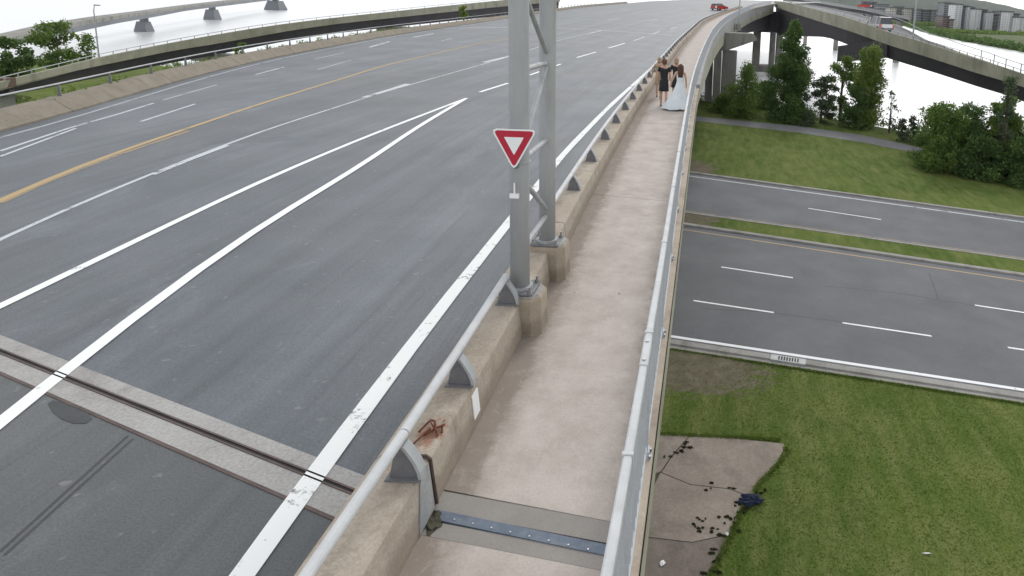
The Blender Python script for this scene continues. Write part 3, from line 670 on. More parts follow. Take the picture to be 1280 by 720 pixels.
# ------------------------------------------------------------------ pedestals and gantry mast
def pedestal(c, sx, sy, h, label):
    o = empty('mast_pedestal', (c[0], c[1], 0)); tag(o, label, 'pedestal', 'concrete pedestals under the mast')
    mb = MB(); pr_ = [(-sx, -sy*.6), (-sx*.55, -sy), (sx*.6, -sy), (sx, -sy*.6), (sx, sy*.6), (sx*.6, sy), (-sx*.5, sy), (-sx, sy*.6)]
    mb.loft([[(x*f, y*f, z) for x, y in pr_] for z, f in ((0, 1.03), (.03, 1.0), (h-.03, .96), (h, .92))], True, True)
    mb.build('block', M['pedestal'], o)
    mb = MB(); mb.loft([[(x*f, y*f, z) for x, y in pr_] for z, f in ((h, .86), (h+.02, .82))], True, True); mb.build('grout_pad', M['header'], o)
    return o
c1m = G(650, 358, .5); c2m = G(684, 300, .5)
pedestal((c1m[0]+.03, c1m[1]+.02), .25, .23, .44, 'nearer weathered concrete pedestal projecting into the walkway under the front mast column')
pedestal((c2m[0]+.03, c2m[1]+.02), .25, .23, .47, 'farther weathered concrete pedestal projecting into the walkway under the back mast column')
mast = empty('lattice_mast', (c1m[0], c1m[1], .46)); tag(mast, 'tall grey steel gantry mast of two round columns joined by zigzag bracing beside the walkway', 'mast')
def at_m(p): return (p[0]-c1m[0], p[1]-c1m[1], p[2]-.46)
cols_ = []
for c in (c1m, c2m):
    mb = MB(); mb.tube([at_m((c[0], c[1], .47)), at_m((c[0], c[1], 2.0)), at_m((c[0], c[1], 4.0)), at_m((c[0]-.01, c[1], 6.6))], .108, 28); k = mb.build('column', M['galv'], mast, smooth=False)
    for f_ in k.data.polygons:
        if len(f_.vertices) == 4: f_.use_smooth = True
    mb = MB(); mb.box(-.19, .19, -.19, .19, 0, .022); bp = mb.build('base_plate', M['galvd'], k, bevel=.004); bp.location = at_m((c[0], c[1], .475))
    mb = MB(); mb.tube([(0,0,0), (0,0,.03)], .145, 24); fl = mb.build('collar_ring', M['galv'], k); fl.location = at_m((c[0], c[1], .497))
    for sx in (-1, 1):
        for sy in (-1, 1):
            mb = MB(); mb.tube([(0,0,0), (0,0,.07)], .014, 8); mb.tube([(0,0,.0), (0,0,.028)], .027, 6); q = mb.build('anchor_bolt', M['bolt'], k); q.location = at_m((c[0]+sx*.155, c[1]+sy*.155, .497))
ax = Vector((c2m[0]-c1m[0], c2m[1]-c1m[1], 0)); L12 = ax.length; ax.normalize()
def brace(z1, z2, r=.032, name='brace', dx=0):
    mb = MB(); p = Vector((c1m[0], c1m[1], z1))+ax*.09; q = Vector((c2m[0], c2m[1], z2))-ax*.09
    s_ = Vector((dx, 0, 0)); mb.tube([at_m(p+s_), at_m(q+s_)], r, 10); return mb.build(name, M['galv'], mast, smooth=False)
for z in (.93, 1.98, 3.0, 4.05, 5.1): brace(z-.02, z-.06)
brace(1.75, .98); brace(2.05, 2.90); brace(3.9, 3.08); brace(4.15, 5.0)
mb = MB(); mb.box(-.05, .05, -.03, 0, -.01, .04); mb.tube([(0,-.015,.03), (0,-.015,.16)], .010, 8); sw = mb.build('conduit_stub', M['white_paint'], mast); sw.location = at_m((c1m[0]-.02, c1m[1]-.108, 1.60))
# yield sign strapped to the front column
SY = c1m[1]-.155
sgn = empty('yield_sign', (c1m[0]-.04, SY, 0)); tag(sgn, 'red and white triangular yield sign strapped to the front mast column', 'sign')
def tri(f, z0, yoff, name, mat, rr=.12, corners=None):
    P3 = [Vector(P(*c, SY)) for c in ((613.5,160.5),(671.5,162.5),(642.5,213.5))]
    cen = (P3[0]+P3[1]+P3[2])/3; pts = []
    P3 = [cen+(p-cen)*f for p in P3]
    for i in range(3):
        a, b, c = P3[i-1], P3[i], P3[(i+1) % 3]
        for t in (0, .5, 1):
            p = b.lerp(a, rr*(1-t)) if t < .5 else (b.lerp(c, rr) if t > .5 else b.lerp((a+c)/2, rr*.55))
            pts.append(p)
    mb = MB(); n = len(pts)
    q = [(p.x-sgn.location.x, yoff, p.z) for p in pts]; q2 = [(p.x-sgn.location.x, yoff+z0, p.z) for p in pts]
    mb.add(q+q2, [tuple(range(n)), tuple(range(n, 2*n))[::-1]]+[(i, (i+1) % n, n+(i+1) % n, n+i) for i in range(n)])
    return mb.build(name, M[mat], sgn)
tri(1.0, .004, 0, 'backing_plate', 'white_paint'); tri(.885, .0015, -.0018, 'red_border', 'red', .09); tri(.43, .0015, -.0036, 'white_centre', 'white_paint', .04)
for z in (1.98, 2.28):
    mb = MB(); mb.tube([(.04+.118*math.cos(t), .155+.118*math.sin(t), z) for t in np.linspace(-math.pi*.95, math.pi*.95, 20)], .006, 6); mb.build('strap', M['bolt'], sgn)
mb = MB(); mb.box(.02, .06, .004, .05, 1.93, 2.34); mb.build('mount_bar', M['galvd'], sgn)
# ------------------------------------------------------------------ outer railing
rl_ = empty('outer_railing', (0, 0, 0)); tag(rl_, 'pale aluminium railing with pickets along the outer edge of the walkway', 'railing')
trp = [(-.028, -.035), (-.028, .024), (-.018, .034), (.018, .034), (.028, .024), (.028, -.035)]
OX = lambda y: float(np.interp(y, [0, 3, 6, 9, 14, 20, 40], [-.07, -.06, -.07, -.10, -.14, -.17, -.13]))
py_ = [1.3, 4.78, 6.74, 8.9, 11.1, 13.6]; v = 13.6
while v < 160: v += 2.35; py_.append(v)
a = -6.
brk = [3.38, 4.42]; 
segs = [(-6., 3.36), (3.38, 4.33), (4.335, 4.6)]; 
rail(OE, -6, 3.355, OX, 1.1, 'alu', rl_, trp, 'top_rail'); rail(OE, 3.365, 4.30, OX, 1.1, 'alu', rl_, trp, 'top_rail', .3); rail(OE, 4.30, 4.72, OX, 1.103, 'alu', rl_, [(x*1.12, z*1.12) for x, z in trp], 'splice_sleeve', .3)
v = 4.72
while v < 160:
    rail(OE, v, v+7.0-.015, OX, 1.1, 'alu', rl_, trp, 'top_rail'); v += 7.0
for z_ in (4.36, 4.62):
    m2 = MB(); m2.tube([(0, 0, 0), (0, 0, .012)], .014, 8); o = m2.build('sleeve_bolt', M['bolt'], rl_); p = OE.at(z_, OX(z_), 1.138); o.location = p
def unit_on(y, src, first, parent, zoff=0):
    d = (OE.X(y+1)-OE.X(y-1))/2; o = src if first else copy_tree(src, parent)
    o.location = OE.at(y, OX(y), zoff); o.rotation_euler = (0, 0, -math.atan(d)); return o
m2 = MB(); m2.box(-.022, .022, -.03, .03, .015, 1.07); post0 = m2.build('post', M['alup'], rl_)
m2 = MB(); m2.box(-.035, .035, -.014, .014, 1.05, 1.142); m2.build('collar', M['alu'], post0, bevel=.004)
m2 = MB(); m2.box(-.05, .055, -.06, .06, .0, .016); m2.box(-.035, .035, -.045, .045, .016, .075); m2.build('base_shoe', M['alup'], post0)
for k in (-1, 1):
    m2 = MB(); m2.tube([(.042, k*.045, .016), (.042, k*.045, .045)], .012, 6); m2.build('anchor_bolt', M['bolt'], post0)
for i, y in enumerate([3.37]+py_): unit_on(y, post0, i == 0, rl_)
# the collar at the first joint
allp = sorted([3.37]+py_)
for a, b in zip(allp[:-1], allp[1:]):
    if a < .8: continue
    mb = MB(); n = max(2, int((b-a)/.125))
    for k in range(1, n):
        y = a+(b-a)*k/n; p = OE.at(y, OX(y)); hw = .009
        mb.box(p[0]-hw, p[0]+hw, p[1]-hw, p[1]+hw, p[2]+.12, p[2]+1.075)
    q0, q1 = OE.at(a+.03, OX(a)), OE.at(b-.03, OX(b))
    mb.tube([(q0[0], q0[1], q0[2]+.12), (q1[0], q1[1], q1[2]+.12)], .018, 4)
    mb.build('picket_panel', M['alup'], rl_)
# concrete upstand under the railing
ups = empty('edge_upstand'); tag(ups, kind='structure')
mb = MB(); mb.sweep(cframes(OE, -12, 165, -.0, 0, 2.), [(-.20, -.05), (-.20, .012), (.0, .016), (.01, -.30), (-.2, -.3)]); mb.build('upstand', M['ledge'], ups)
# ------------------------------------------------------------------ far wall of the roadway
fw = empty('far_parapet', (0, 0, 0)); tag(fw, 'long low concrete parapet with grey tube rail on the far left side of the roadway', 'parapet')
fprof = [(.0, -.2), (.0, -.10), (-.34, .17), (-.46, .23), (-.70, .24), (-.74, .18), (-.76, -.4)]
fj = list(np.arange(-12, 180, 6.))
for a, b in zip(fj[:-1], fj[1:]):
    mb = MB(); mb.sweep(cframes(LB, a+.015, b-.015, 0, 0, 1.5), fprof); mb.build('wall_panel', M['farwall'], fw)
    rail(LB, a+.01, b-.01, lambda y: -.58, .60, 'galv', fw, [(x*.75, z*.75) for x, z in rprof], step=1.5)
m2 = MB(); m2.loft([[(-.05, -.02, 0), (.05, -.02, 0), (.02, -.02, .34), (-.02, -.02, .34)], [(-.05, .02, 0), (.05, .02, 0), (.02, .02, .34), (-.02, .02, .34)]], True, True); fb = m2.build('bracket', M['galvd'], fw)
for i, y in enumerate(np.arange(-10, 150, 2.6)):
    d = (LB.X(y+1)-LB.X(y-1))/2; o = fb if i == 0 else copy_tree(fb, fw); o.location = LB.at(y, -.58, .235); o.rotation_euler = (0, 0, -math.atan(d))
WEED = [(LB.at(y, -.8-.2*random.random())[0], y, LB.Z(y)+.15, .25, .5, .12+.22*random.random()**2) for y in np.arange(8, 60, .6) if random.random() < .6]
# ------------------------------------------------------------------ secondary bridges, from photo edges with distances
def edge(tab):                     # table of (px, Y, rows...) -> resampled
    t = np.array(tab, float); xs_ = np.linspace(t[0, 0], t[-1, 0], 46); return [[float(np.interp(x, t[:, 0], t[:, k])) for k in range(t.shape[1])] for x in xs_]
def spline(a, n=2):
    a = np.array(a)
    for _ in range(n): a[1:-1] = (a[:-2]+2*a[1:-1]+a[2:])/4
    return a
def side_bridge(name, label, tab, width, side, gmat='girder', wall=True):
    # tab rows: px, Y, top of fascia row, bottom of fascia row, bottom of girder row
    E_ = edge(tab); T = spline([P(e[0], e[2], e[1]) for e in E_]); B = spline([P(e[0], e[3], e[1]) for e in E_]); Gd = spline([P(e[0], e[4], e[1]) for e in E_])
    root = empty(name); tag(root, label, 'bridge')
    n = len(T); N = []
    for i in range(n):
        d = T[min(i+1, n-1)]-T[max(i-1, 0)]; q = np.array([-d[1], d[0], 0]); q /= np.linalg.norm(q)
        if q[1] < 0: q = -q
        N.append(q)
    N = np.array(N); up = np.array([0, 0, 1.]); pxs = [e[0] for e in E_]; W_ = [width(p) for p in pxs]; s_N = side
    N = np.array([q_ if q_[0]*s_N > 0 else -q_ for q_ in N])
    ph = .85                       # parapet height above the ramp surface
    mb = MB(); mb.loft([[tuple(T[i]), tuple(B[i]), tuple(B[i]+N[i]*.5), tuple(T[i]+N[i]*.3-up*ph), tuple(T[i]+N[i]*.25)] for i in range(n)], True, True); mb.build('near_parapet', M['fascia'], root)
    mb = MB(); mb.loft([[tuple(T[i]+N[i]*.32-up*(ph-.01)), tuple(T[i]+N[i]*W_[i]-up*(ph-.01))] for i in range(n)]); mb.build('ramp_surface', M['lroad'], root)
    mb = MB(); mb.loft([[tuple(T[i]+N[i]*(W_[i]+.3)-up*.62), tuple(T[i]+N[i]*(W_[i]+.3)-up*1.5), tuple(T[i]+N[i]*W_[i]-up*ph), tuple(T[i]+N[i]*(W_[i]+.05)-up*.62)] for i in range(n)], True, True); mb.build('far_kerb', M['edgebeam'], root)
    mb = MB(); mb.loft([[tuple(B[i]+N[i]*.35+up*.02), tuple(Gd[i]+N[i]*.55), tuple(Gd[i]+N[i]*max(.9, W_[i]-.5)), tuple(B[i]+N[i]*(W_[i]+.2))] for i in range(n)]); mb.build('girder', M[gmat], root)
    return root, T, B, Gd, N, W_
rt = [(968,172,1,8,44),(980,152,2,13,44),(1009,124,9,22,45),(1033,108,15.5,30,46),(1060,95,22,38,58),(1085,89,31,47,66),(1109,84,40,56,74),(1142,78,49,66,84),(1177,72,60,77,95),(1216,67,72,90,108),(1254,64,84,101,119),(1280,62,93,109,129),(1330,59,108,125,147),(1400,56,130,148,172)]
ramp_, T, B, Gd, N, RW = side_bridge('river_ramp_bridge', 'ramp bridge with stained concrete parapet over dark girders descending to the right across the river', rt, lambda p: float(np.interp(p, [1000, 1085, 1125, 1170, 1300], [8.5, 6.5, 4.2, 3.0, 2.4])), 1)
# railing on the ramp parapet with posts
mb = MB(); up = np.array([0, 0, 1.])
Rr = [tuple(T[i]+N[i]*.12+up*.32) for i in range(len(T))]
mb.tube(Rr, .035, 6); mb.build('parapet_rail', M['galv'], ramp_)
acc = 0; pm = MB(); pm.box(-.03, .03, -.03, .03, 0, .34); pp0 = pm.build('rail_post', M['galvd'], ramp_); first = True
for i in range(8, len(T)):
    o = pp0 if first else copy_part(pp0, ramp_); first = False; o.location = tuple(T[i]+N[i]*.12)
pm = MB(); pm.box(-.035, .035, -.035, .035, 0, 1.1); pp1 = pm.build('tall_post', M['galvd'], ramp_); first = True
for i in range(24, len(T), 2):
    o = pp1 if first else copy_part(pp1, ramp_); first = False; o.location = tuple(T[i]+N[i]*(RW[i]+.15)-up*.7)
mb = MB(); mb.tube([tuple(T[i]+N[i]*(RW[i]+.15)+up*.35) for i in range(len(T))], .04, 6); mb.build('far_rail', M['galv'], ramp_)
# ramp pier with hammerhead cap
y = 92; xa, xb = P(1040, 70, y)[0], P(1108, 70, y-8)[0]
mb = MB(); zc1 = P(1108, 71, 84)[2]; zc0 = P(1060, 77, 95)[2]
a = Vector(P(1108, 71, 84.3)); b = Vector(P(1046, 77, 97.5)); dirp = (b-a); dirp.z = 0; dirp.normalize(); nn = Vector((dirp.y, -dirp.x, 0))
tp = 2.4
mb.add([a, a+Vector((0,0,tp)), b, b+Vector((0,0,tp)), a+Vector((2,1,0)), a+Vector((2,1,tp)), b+Vector((2,1,0)), b+Vector((2,1,tp))], [(0,2,3,1),(4,5,7,6),(0,1,5,4),(2,6,7,3),(0,4,6,2),(1,3,7,5)])
pc = mb.build('pier', M['girder'], ramp_)
mb = MB(); mb.box(a.x-1.5, a.x+.6, 90, 92, WZ-2, a.z+.1); pcol = mb.build('column', M['pier'], pc, bevel=.05)
# left ramp
lt = [(-60,50,122,131,146),(8,55,100,109,121),(69,61,86,94.5,110),(119,68,73,83,99),(160,74,64.5,75,91),(212,80,54,64,80),(270,87,43.5,55,70),(317,93,35.5,46.5,60),(370,100,28,37,50),(420,108,22,30,42),(495,122,14,22,34),(570,140,6,14,26),(640,165,-1,7,19),(700,190,-6,2,12)]
lramp, LT, LBo, LG, LN, LW = side_bridge('left_ramp_bridge', 'narrow ramp bridge with olive stained parapet over a black girder left of the roadway', lt, lambda p: 1.9, -1)
mb = MB(); mb.tube([tuple(LT[i]+LN[i]*.12+up*.35) for i in range(len(LT))], .045, 6); mb.build('parapet_rail', M['galv'], lramp)
pm = MB(); pm.box(-.03, .03, -.03, .03, 0, .36); pp2 = pm.build('rail_post', M['galv'], lramp); first = True
for i in range(len(LT)):
    o = pp2 if first else copy_part(pp2, lramp); first = False; o.location = tuple(LT[i]+LN[i]*.12)
for Y_, k in ((84, .45), (112, .72)):
    i = int(k*len(LT)); c = LG[i]+LN[i]*1; mb = MB(); mb.box(c[0]-3, c[0]+3, c[1]-.8, c[1]+.8, c[2]-1.0, c[2]+.1); q = mb.build('pier', M['pier'], lramp); mb = MB(); mb.box(c[0]-1, c[0]+1, c[1]-.6, c[1]+.6, WZ-2, c[2]-1.0); mb.build('column', M['pier'], q)
# left abutment
ab = empty('ramp_abutment'); tag(ab, 'pale concrete abutment with sloping wing wall at the left end of the left ramp', 'abutment')
q = P(18, 112, 56.5); g_ = P(20, 131, 56.5)
mb = MB(); mb.add([P(-70,112,56), P(18,112,56), P(20,131,56), P(-70,150,56), P(-70,112,62), P(18,112,62), P(20,131,62), P(-70,150,62)], [(0,1,2,3),(4,7,6,5),(0,4,5,1),(1,5,6,2),(2,6,7,3),(3,7,4,0)]); mb.build('wing_wall', M['edgebeam'], ab)
mb = MB(); c0, c1_ = P(-70,99,55.3), P(9,99.5,55.3); z0_ = P(0,109,55.3)[2]; mb.box(c0[0], c1_[0], 55.2, 56.0, z0_, c1_[2]+.1); mb.build('end_block', M['bbrown'], ab)
# earth bank below it
mb = MB(); rows = []
for px in np.linspace(-80, 110, 24):
    tz = float(np.interp(px, [-80, 20, 60, 110], [-7.4, -8.2, -9.6, GZ+.02])) ; X = (px-PPX)/F*58
    rows.append([(X*.85, 48, GZ-.1), (X*.93, 53, (tz+GZ)/2-.3), (X, 57, tz+.2*math.sin(px*.3)), (X*1.05, 61, tz), (X*1.15, 66, GZ-.1)])
mb.loft(rows); tag(mb.build('embankment', M['grass'], smooth=True), kind='structure')
# far left river bridge
fb_ = [(-60,100,52,63),(0,120,42,53),(42,140,32.5,46),(55,150,29.5,43),(118,170,20,30),(176,205,13,21),(212,235,8,14),(263,285,2,8),(340,420,-6,-1)]
root = empty('far_river_bridge'); tag(root, 'long hazy grey bridge crossing the bright river at the far upper left', 'bridge')
T2 = spline([P(e[0], e[2], e[1]) for e in edge([f+(0,) for f in fb_])]); B2 = spline([P(e[0], e[3], e[1]) for e in edge([f+(0,) for f in fb_])])
mb = MB(); mb.loft([[tuple(T2[i]), tuple(T2[i]*.55+B2[i]*.45), tuple(T2[i]*.55+B2[i]*.45+np.array([0,7,0])), tuple(T2[i]+np.array([0,7,0]))] for i in range(len(T2))], True, True); mb.build('deck', M['pier'], root)
mb = MB(); mb.loft([[tuple(T2[i]*.55+B2[i]*.45+np.array([.2,.4,.01])), tuple(B2[i]+np.array([.2,.4,0])), tuple(B2[i]+np.array([.2,6.4,0])), tuple(T2[i]*.55+B2[i]*.45+np.array([.2,6.5,.01]))] for i in range(len(T2))], True, True); mb.build('girder', M['bgrey'], root)
for px, Y_, r1, r2, hw in ((177, 205, 27, 39, 7), (263.5, 285, 12, 24, 6.5), (343.5, 420, 1, 11, 8.5)):
    c = P(px, r2, Y_); zt = P(px, r1, Y_)[2]; wd = hw*Y_/F
    mb = MB(); mb.loft([[(c[0]+sx*wd*f, c[1]+1+sy*wd*f*.8, z) for sx, sy in ((-1,-1),(1,-1),(1,1),(-1,1))] for z, f in ((WZ-1, 1.15), (c[2]+.2, 1.1), (zt, .75))], True, True); pf = mb.build('pier_footing', M['bgrey'], root)
    j = min(range(len(B2)), key=lambda i: abs(B2[i][1]-Y_)); mb = MB(); mb.box(c[0]-wd*.35, c[0]+wd*.35, c[1]+.3, c[1]+2.3, zt-.1, B2[j][2]); mb.build('shaft', M['bgrey'], pf)
# distant viaduct beyond the ramp on the right, low over the water
root = empty('distant_viaduct'); tag(root, 'thin distant viaduct with dark underside crossing behind the river ramp at the top', 'bridge')
vt = [(985,330,-6,-3),(1060,250,6.5,10.5),(1093,230,11.5,15),(1118,215,17.5,21),(1142,205,23,26),(1180,200,31,34)]
T3 = [P(e[0], e[2], e[1]) for e in edge([f+(0,) for f in vt])][:36]; B3 = [P(e[0], e[3], e[1]) for e in edge([f+(0,) for f in vt])][:36]
mb = MB(); mb.loft([[T3[i], B3[i], (B3[i][0], B3[i][1]+7, B3[i][2]), (T3[i][0], T3[i][1]+7, T3[i][2]-.2)] for i in range(36)], True, True); mb.build('deck', M['edgebeam'], root)
mb = MB(); mb.loft([[(B3[i][0], B3[i][1]+.5, B3[i][2]+.01), (B3[i][0], B3[i][1]+.5, B3[i][2]-1.), (B3[i][0], B3[i][1]+6, B3[i][2]-1.), (B3[i][0], B3[i][1]+6, B3[i][2]+.01)] for i in range(36)], True, True); mb.build('girder', M['girder'], root)
for i in (6, 15, 24, 33):
    mb = MB(); mb.box(B3[i][0]-.8, B3[i][0]+.8, B3[i][1]+2, B3[i][1]+4, WZ-1, B3[i][2]-.99); mb.build('column', M['pier'], root)
# ------------------------------------------------------------------ lamp posts
def lamp(base_, h, r, label, arm=(1.6, 0)):
    o = empty('street_lamp', base_); tag(o, label, 'lamp post', 'lamp posts on the bridges')
    mb = MB(); mb.tube([(0,0,0), (0,0,h*.5), (0,0,h)], [r, r*.8, r*.6], 10); mb.build('pole', M['galv'], o)
    mb = MB(); mb.tube([(0,0,h*.97), (arm[0]*.4, arm[1]*.4, h+.35), (arm[0], arm[1], h+.5)], r*.45, 8); ar = mb.build('arm', M['galv'], o)
    mb = MB(); a_ = Vector((arm[0], arm[1], h+.5)); mb.box(a_.x-.15, a_.x+.45, a_.y-.12, a_.y+.12, a_.z-.07, a_.z+.05); mb.build('lantern', M['galvd'], ar)
    mb = MB(); mb.box(-r*1.8, r*1.8, -r*1.8, r*1.8, 0, .05); mb.build('base_plate', M['galvd'], o)
bx = P(1140, 47, 79); lamp((bx[0]+.2, bx[1]+.3, bx[2]-.3), 9, .12, 'pale lamp post standing on the river ramp parapet just behind the white car', (-1.6, .6))
bx = P(923.5, 30, 118); lamp((bx[0], bx[1], bx[2]), 9, .14, 'grey lamp post on the outer side of the curving walkway fascia', (-1.5, 0))
mb = MB(); mb.box(bx[0]-.45, bx[0]+.45, bx[1]-.4, bx[1]+1.6, bx[2]-1.2, bx[2]-.01); mb.build('lamp_corbel', M['pier'], bridge)
bx = P(124, 74, 76); lamp((bx[0], bx[1], bx[2]-.3), 6.3, .09, 'slim grey lamp post rising over the left ramp beside the tree', (.25, .05))
# ------------------------------------------------------------------ trees
def leaves(clumps, n, size, name, mat, parent, shell=.55, flat=1.):
    cl = np.array(clumps, float); vol = (cl[:, 3]*cl[:, 4]*cl[:, 5])**.75; idx = RNG.choice(len(cl), n, p=vol/vol.sum())
    d = RNG.normal(size=(n, 3)); d /= np.linalg.norm(d, axis=1)[:, None]; r = (shell+(1-shell)*RNG.random(n))*(1+.12*RNG.normal(size=n))
    c = cl[idx, :3]+d*r[:, None]*cl[idx, 3:6]
    a = RNG.normal(size=(n, 3)); a /= np.linalg.norm(a, axis=1)[:, None]; b = np.cross(a, RNG.normal(size=(n, 3))); b /= np.linalg.norm(b, axis=1)[:, None]
    s = size*(.6+.8*RNG.random(n))[:, None]
    v = np.stack([c-a*s, c-b*s*.55, c+a*s, c+b*s*.55], 1).reshape(-1, 3)
    me = bpy.data.meshes.new(name); me.vertices.add(n*4); me.vertices.foreach_set('co', v.ravel())
    me.loops.add(n*4); me.loops.foreach_set('vertex_index', np.arange(n*4)); me.polygons.add(n); me.polygons.foreach_set('loop_start', np.arange(n)*4); me.polygons.foreach_set('loop_total', np.full(n, 4))
    me.update(); me.materials.append(M[mat]); o = bpy.data.objects.new(name, me); col.objects.link(o); o.parent = parent; return o
def tree(px, row, Y, rowtop, wpx, label, mat, n=4500, size=.2, kind='round', seed=0, gz=GZ, shell=.5, low=.12, group='trees along the river bank', cat='tree', name='broadleaf_tree'):
    rnd = random.Random(seed+int(px*7)); b_ = P(px, row, Y); base_ = (b_[0], Y, gz if gz is not None else b_[2]); topz = P(px, rowtop, Y)[2]; h = topz-base_[2]; R = wpx/2*Y/F
    o = empty(name, base_); tag(o, label, cat, group)
    mb = MB(); mb.tube([(0,0,-.2), (.05*h*rnd.uniform(-.5,.5), 0, h*.35), (.04*h*rnd.uniform(-.5,.5), .1, h*.8)], [h*.022+.03, h*.016+.02, .03], 8); tr = mb.build('trunk', M['shrubwood'], o)
    cl = []
    if kind == 'cone':
        for k in range(130):
            t = rnd.random()**1.1; z = h*(.02+.95*t); rr = R*min(1, 1.5*(1-t))**.85*(.9+.2*rnd.random())+.12; an = rnd.random()*6.28; q = rr*rnd.uniform(.1, .85)
            s_ = max(.3, R*.40*(1-t*.55)); cl.append((q*math.cos(an), q*math.sin(an), z, s_, s_, s_*.9))
    elif kind == 'column':
        for k in range(46):
            t = rnd.random(); z = h*(.05+.9*t); rr = R*(.75+.35*math.sin(t*3.1)); an = rnd.random()*6.28; q = rr*rnd.uniform(.1, .7); s_ = R*rnd.uniform(.25, .45)
            cl.append((q*math.cos(an), q*math.sin(an), z, s_, s_, s_*1.2))
    elif kind == 'bush':
        for k in range(80):
            t = rnd.random()**1.15; z = h*(.02+.88*t); rr = R*math.sqrt(max(0, 1-(t*.95)**2.4)); an = rnd.random()*6.28; q = rr*rnd.random()**.5*.85; s_ = min(R, h)*rnd.uniform(.2, .36)
            cl.append((q*math.cos(an), q*math.sin(an), z, s_, s_, s_*.8))
    else:
        for k in range(30):
            t = rnd.random(); z = h*(low+(.93-low)*t); rr = R*math.sin(math.pi*min(1, .18+.78*t))**.7; an = rnd.random()*6.28; q = rr*rnd.random()**.5*.9; s_ = R*rnd.uniform(.16, .32)
            cl.append((q*math.cos(an), q*math.sin(an), z, s_, s_, s_*.8))
    for k, c in enumerate(rnd.sample(cl, min(9, len(cl)))):
        m2 = MB(); z0_ = max(.1, c[2]*.6); m2.tube([(0, 0, z0_), (c[0]*.5, c[1]*.5, (z0_+c[2])/2+.1), c[:3]], [.012*h*.5+.015, .02, .012], 5); m2.build('limb', M['shrubwood'], tr)
    leaves(cl, n, size, 'crown', mat, o, shell)
    return o
tree(986, 148, 83, 24, 68, 'tall dark green pyramid shaped tree beside the bridge piers', 'leafdark', 32000, .15, 'cone')
tree(931, 143, 85, 77, 66, 'small bright green tree right of the wide concrete pier', 'leafmid', 13000, .13, 'cone')
tree(1085, 150, 80, 58, 48, 'slender light green tree standing below the ramp parapet', 'leaflight', 14000, .14, 'column')
tree(1050, 150, 84, 64, 62, 'airy pale green tree with the white river showing through it', 'leafmid', 5200, .15, 'round', low=.05, shell=.3)
tree(1026, 152, 82, 92, 50, 'sparse low tree touching the right side of the dark pyramid tree', 'leafgrey', 4200, .15, 'round', low=.0, shell=.3)
tree(1068, 152, 79, 104, 40, 'dense rounded shrub at the foot of the slender light tree', 'leafdark', 4000, .15, 'bush', cat='shrub', name='bank_shrub', group='shrubs along the river bank')
tree(1112, 158, 77, 112, 26, 'thin sprig of sparse leaves just right of the slender light tree', 'leafgrey', 420, .14, 'round', low=.1, shell=.3)
tree(905, 146, 88, 118, 46, 'low green shrub at the foot of the wide pier', 'leafmid', 3500, .15, 'bush', cat='shrub', name='bank_shrub', group='shrubs along the river bank')
tree(955, 149, 92, 98, 36, 'dark thicket shrub in shade between small tree and pyramid tree', 'leafdark', 7000, .15, 'bush', cat='shrub', name='bank_shrub', group='shrubs along the river bank')
bushes = [(1172,218,60,126,86,'leafmid','large rounded green bush at the left end of the bush mass, bulging toward the lawn',9000,'bush'),
          (1210,224,60,124,78,'leafdark','dark rounded bush in the middle of the bush mass beside the lawn',7500,'bush'),
          (1248,232,59,114,62,'leafmid','tallest broad bush of the bush mass below the ramp',9000,'bush'),
          (1222,236,57,170,62,'leafdark','low dark bush in front of the tallest broad bush',6000,'bush'),
          (1275,246,56,168,70,'leafdark','deep green bush at the right edge of the lawn',7000,'bush'),
          (1262,205,60,150,40,'leaflight','yellow green young tree rising inside the bush mass',3000,'column'),
          (1305,250,57,140,80,'leafdark','dark bush cut by the right picture edge',5000,'bush'),
          (1250,200,57,86,26,'leafgrey','tall thin tree overlapping the ramp parapet above the bushes',900,'column'),
          (1196,205,64,128,44,'leafgrey','blue green feathery shrub peeking above the left bush',2600,'round')]
for px, row, Y, rt_, wpx, mt, lb, n, kd in bushes:
    tree(px, row, Y, rt_, wpx, lb, mt, int(n*1.9), .12, kd, cat='bush' if kd == 'bush' else 'tree', name='lawn_bush' if kd == 'bush' else 'young_tree', group='bush mass at the right of the lawn', shell=.45, low=.02)
# low shrubs along the bank, one by one
for k, (px, rt_, wp) in enumerate([(1008,138,26),(1128,146,18),(1142,140,20),(1158,137,20)]):
    tree(px, 160, 80-.06*(px-1000), rt_, wp, ['low bank shrub below the sparse tree','small grey green sapling left of the bush mass','thin sapling just left of the large rounded bush','wispy sapling peeking behind the large rounded bush'][k], 'leafgrey', 700, .13, 'bush', cat='shrub', name='bank_shrub', group='shrubs along the river bank')
tree(76, 93, 92, 25, 66, 'loose dark green tree standing over the left ramp beside the slim lamp post', 'leafmid', 3600, .22, 'round', gz=GZ-.5, low=.25, shell=.35, group='trees behind the left ramp')
tree(12, 110, 84, 43, 60, 'dense dark tree cut by the left picture edge', 'leafdark', 4200, .2, 'round', gz=GZ, low=.15, shell=.35, group='trees behind the left ramp')
tree(580, 30, 128, 2, 20, 'small light green tree top poking above the far parapet near the top', 'leaflight', 1200, .2, 'round', gz=GZ-1, low=.6, group='trees behind the left ramp')
tree(303, 80, 66, 46, 20, 'small green sapling top showing over the far parapet rail', 'leafmid', 900, .13, 'round', gz=GZ, low=.55, group='trees behind the left ramp')
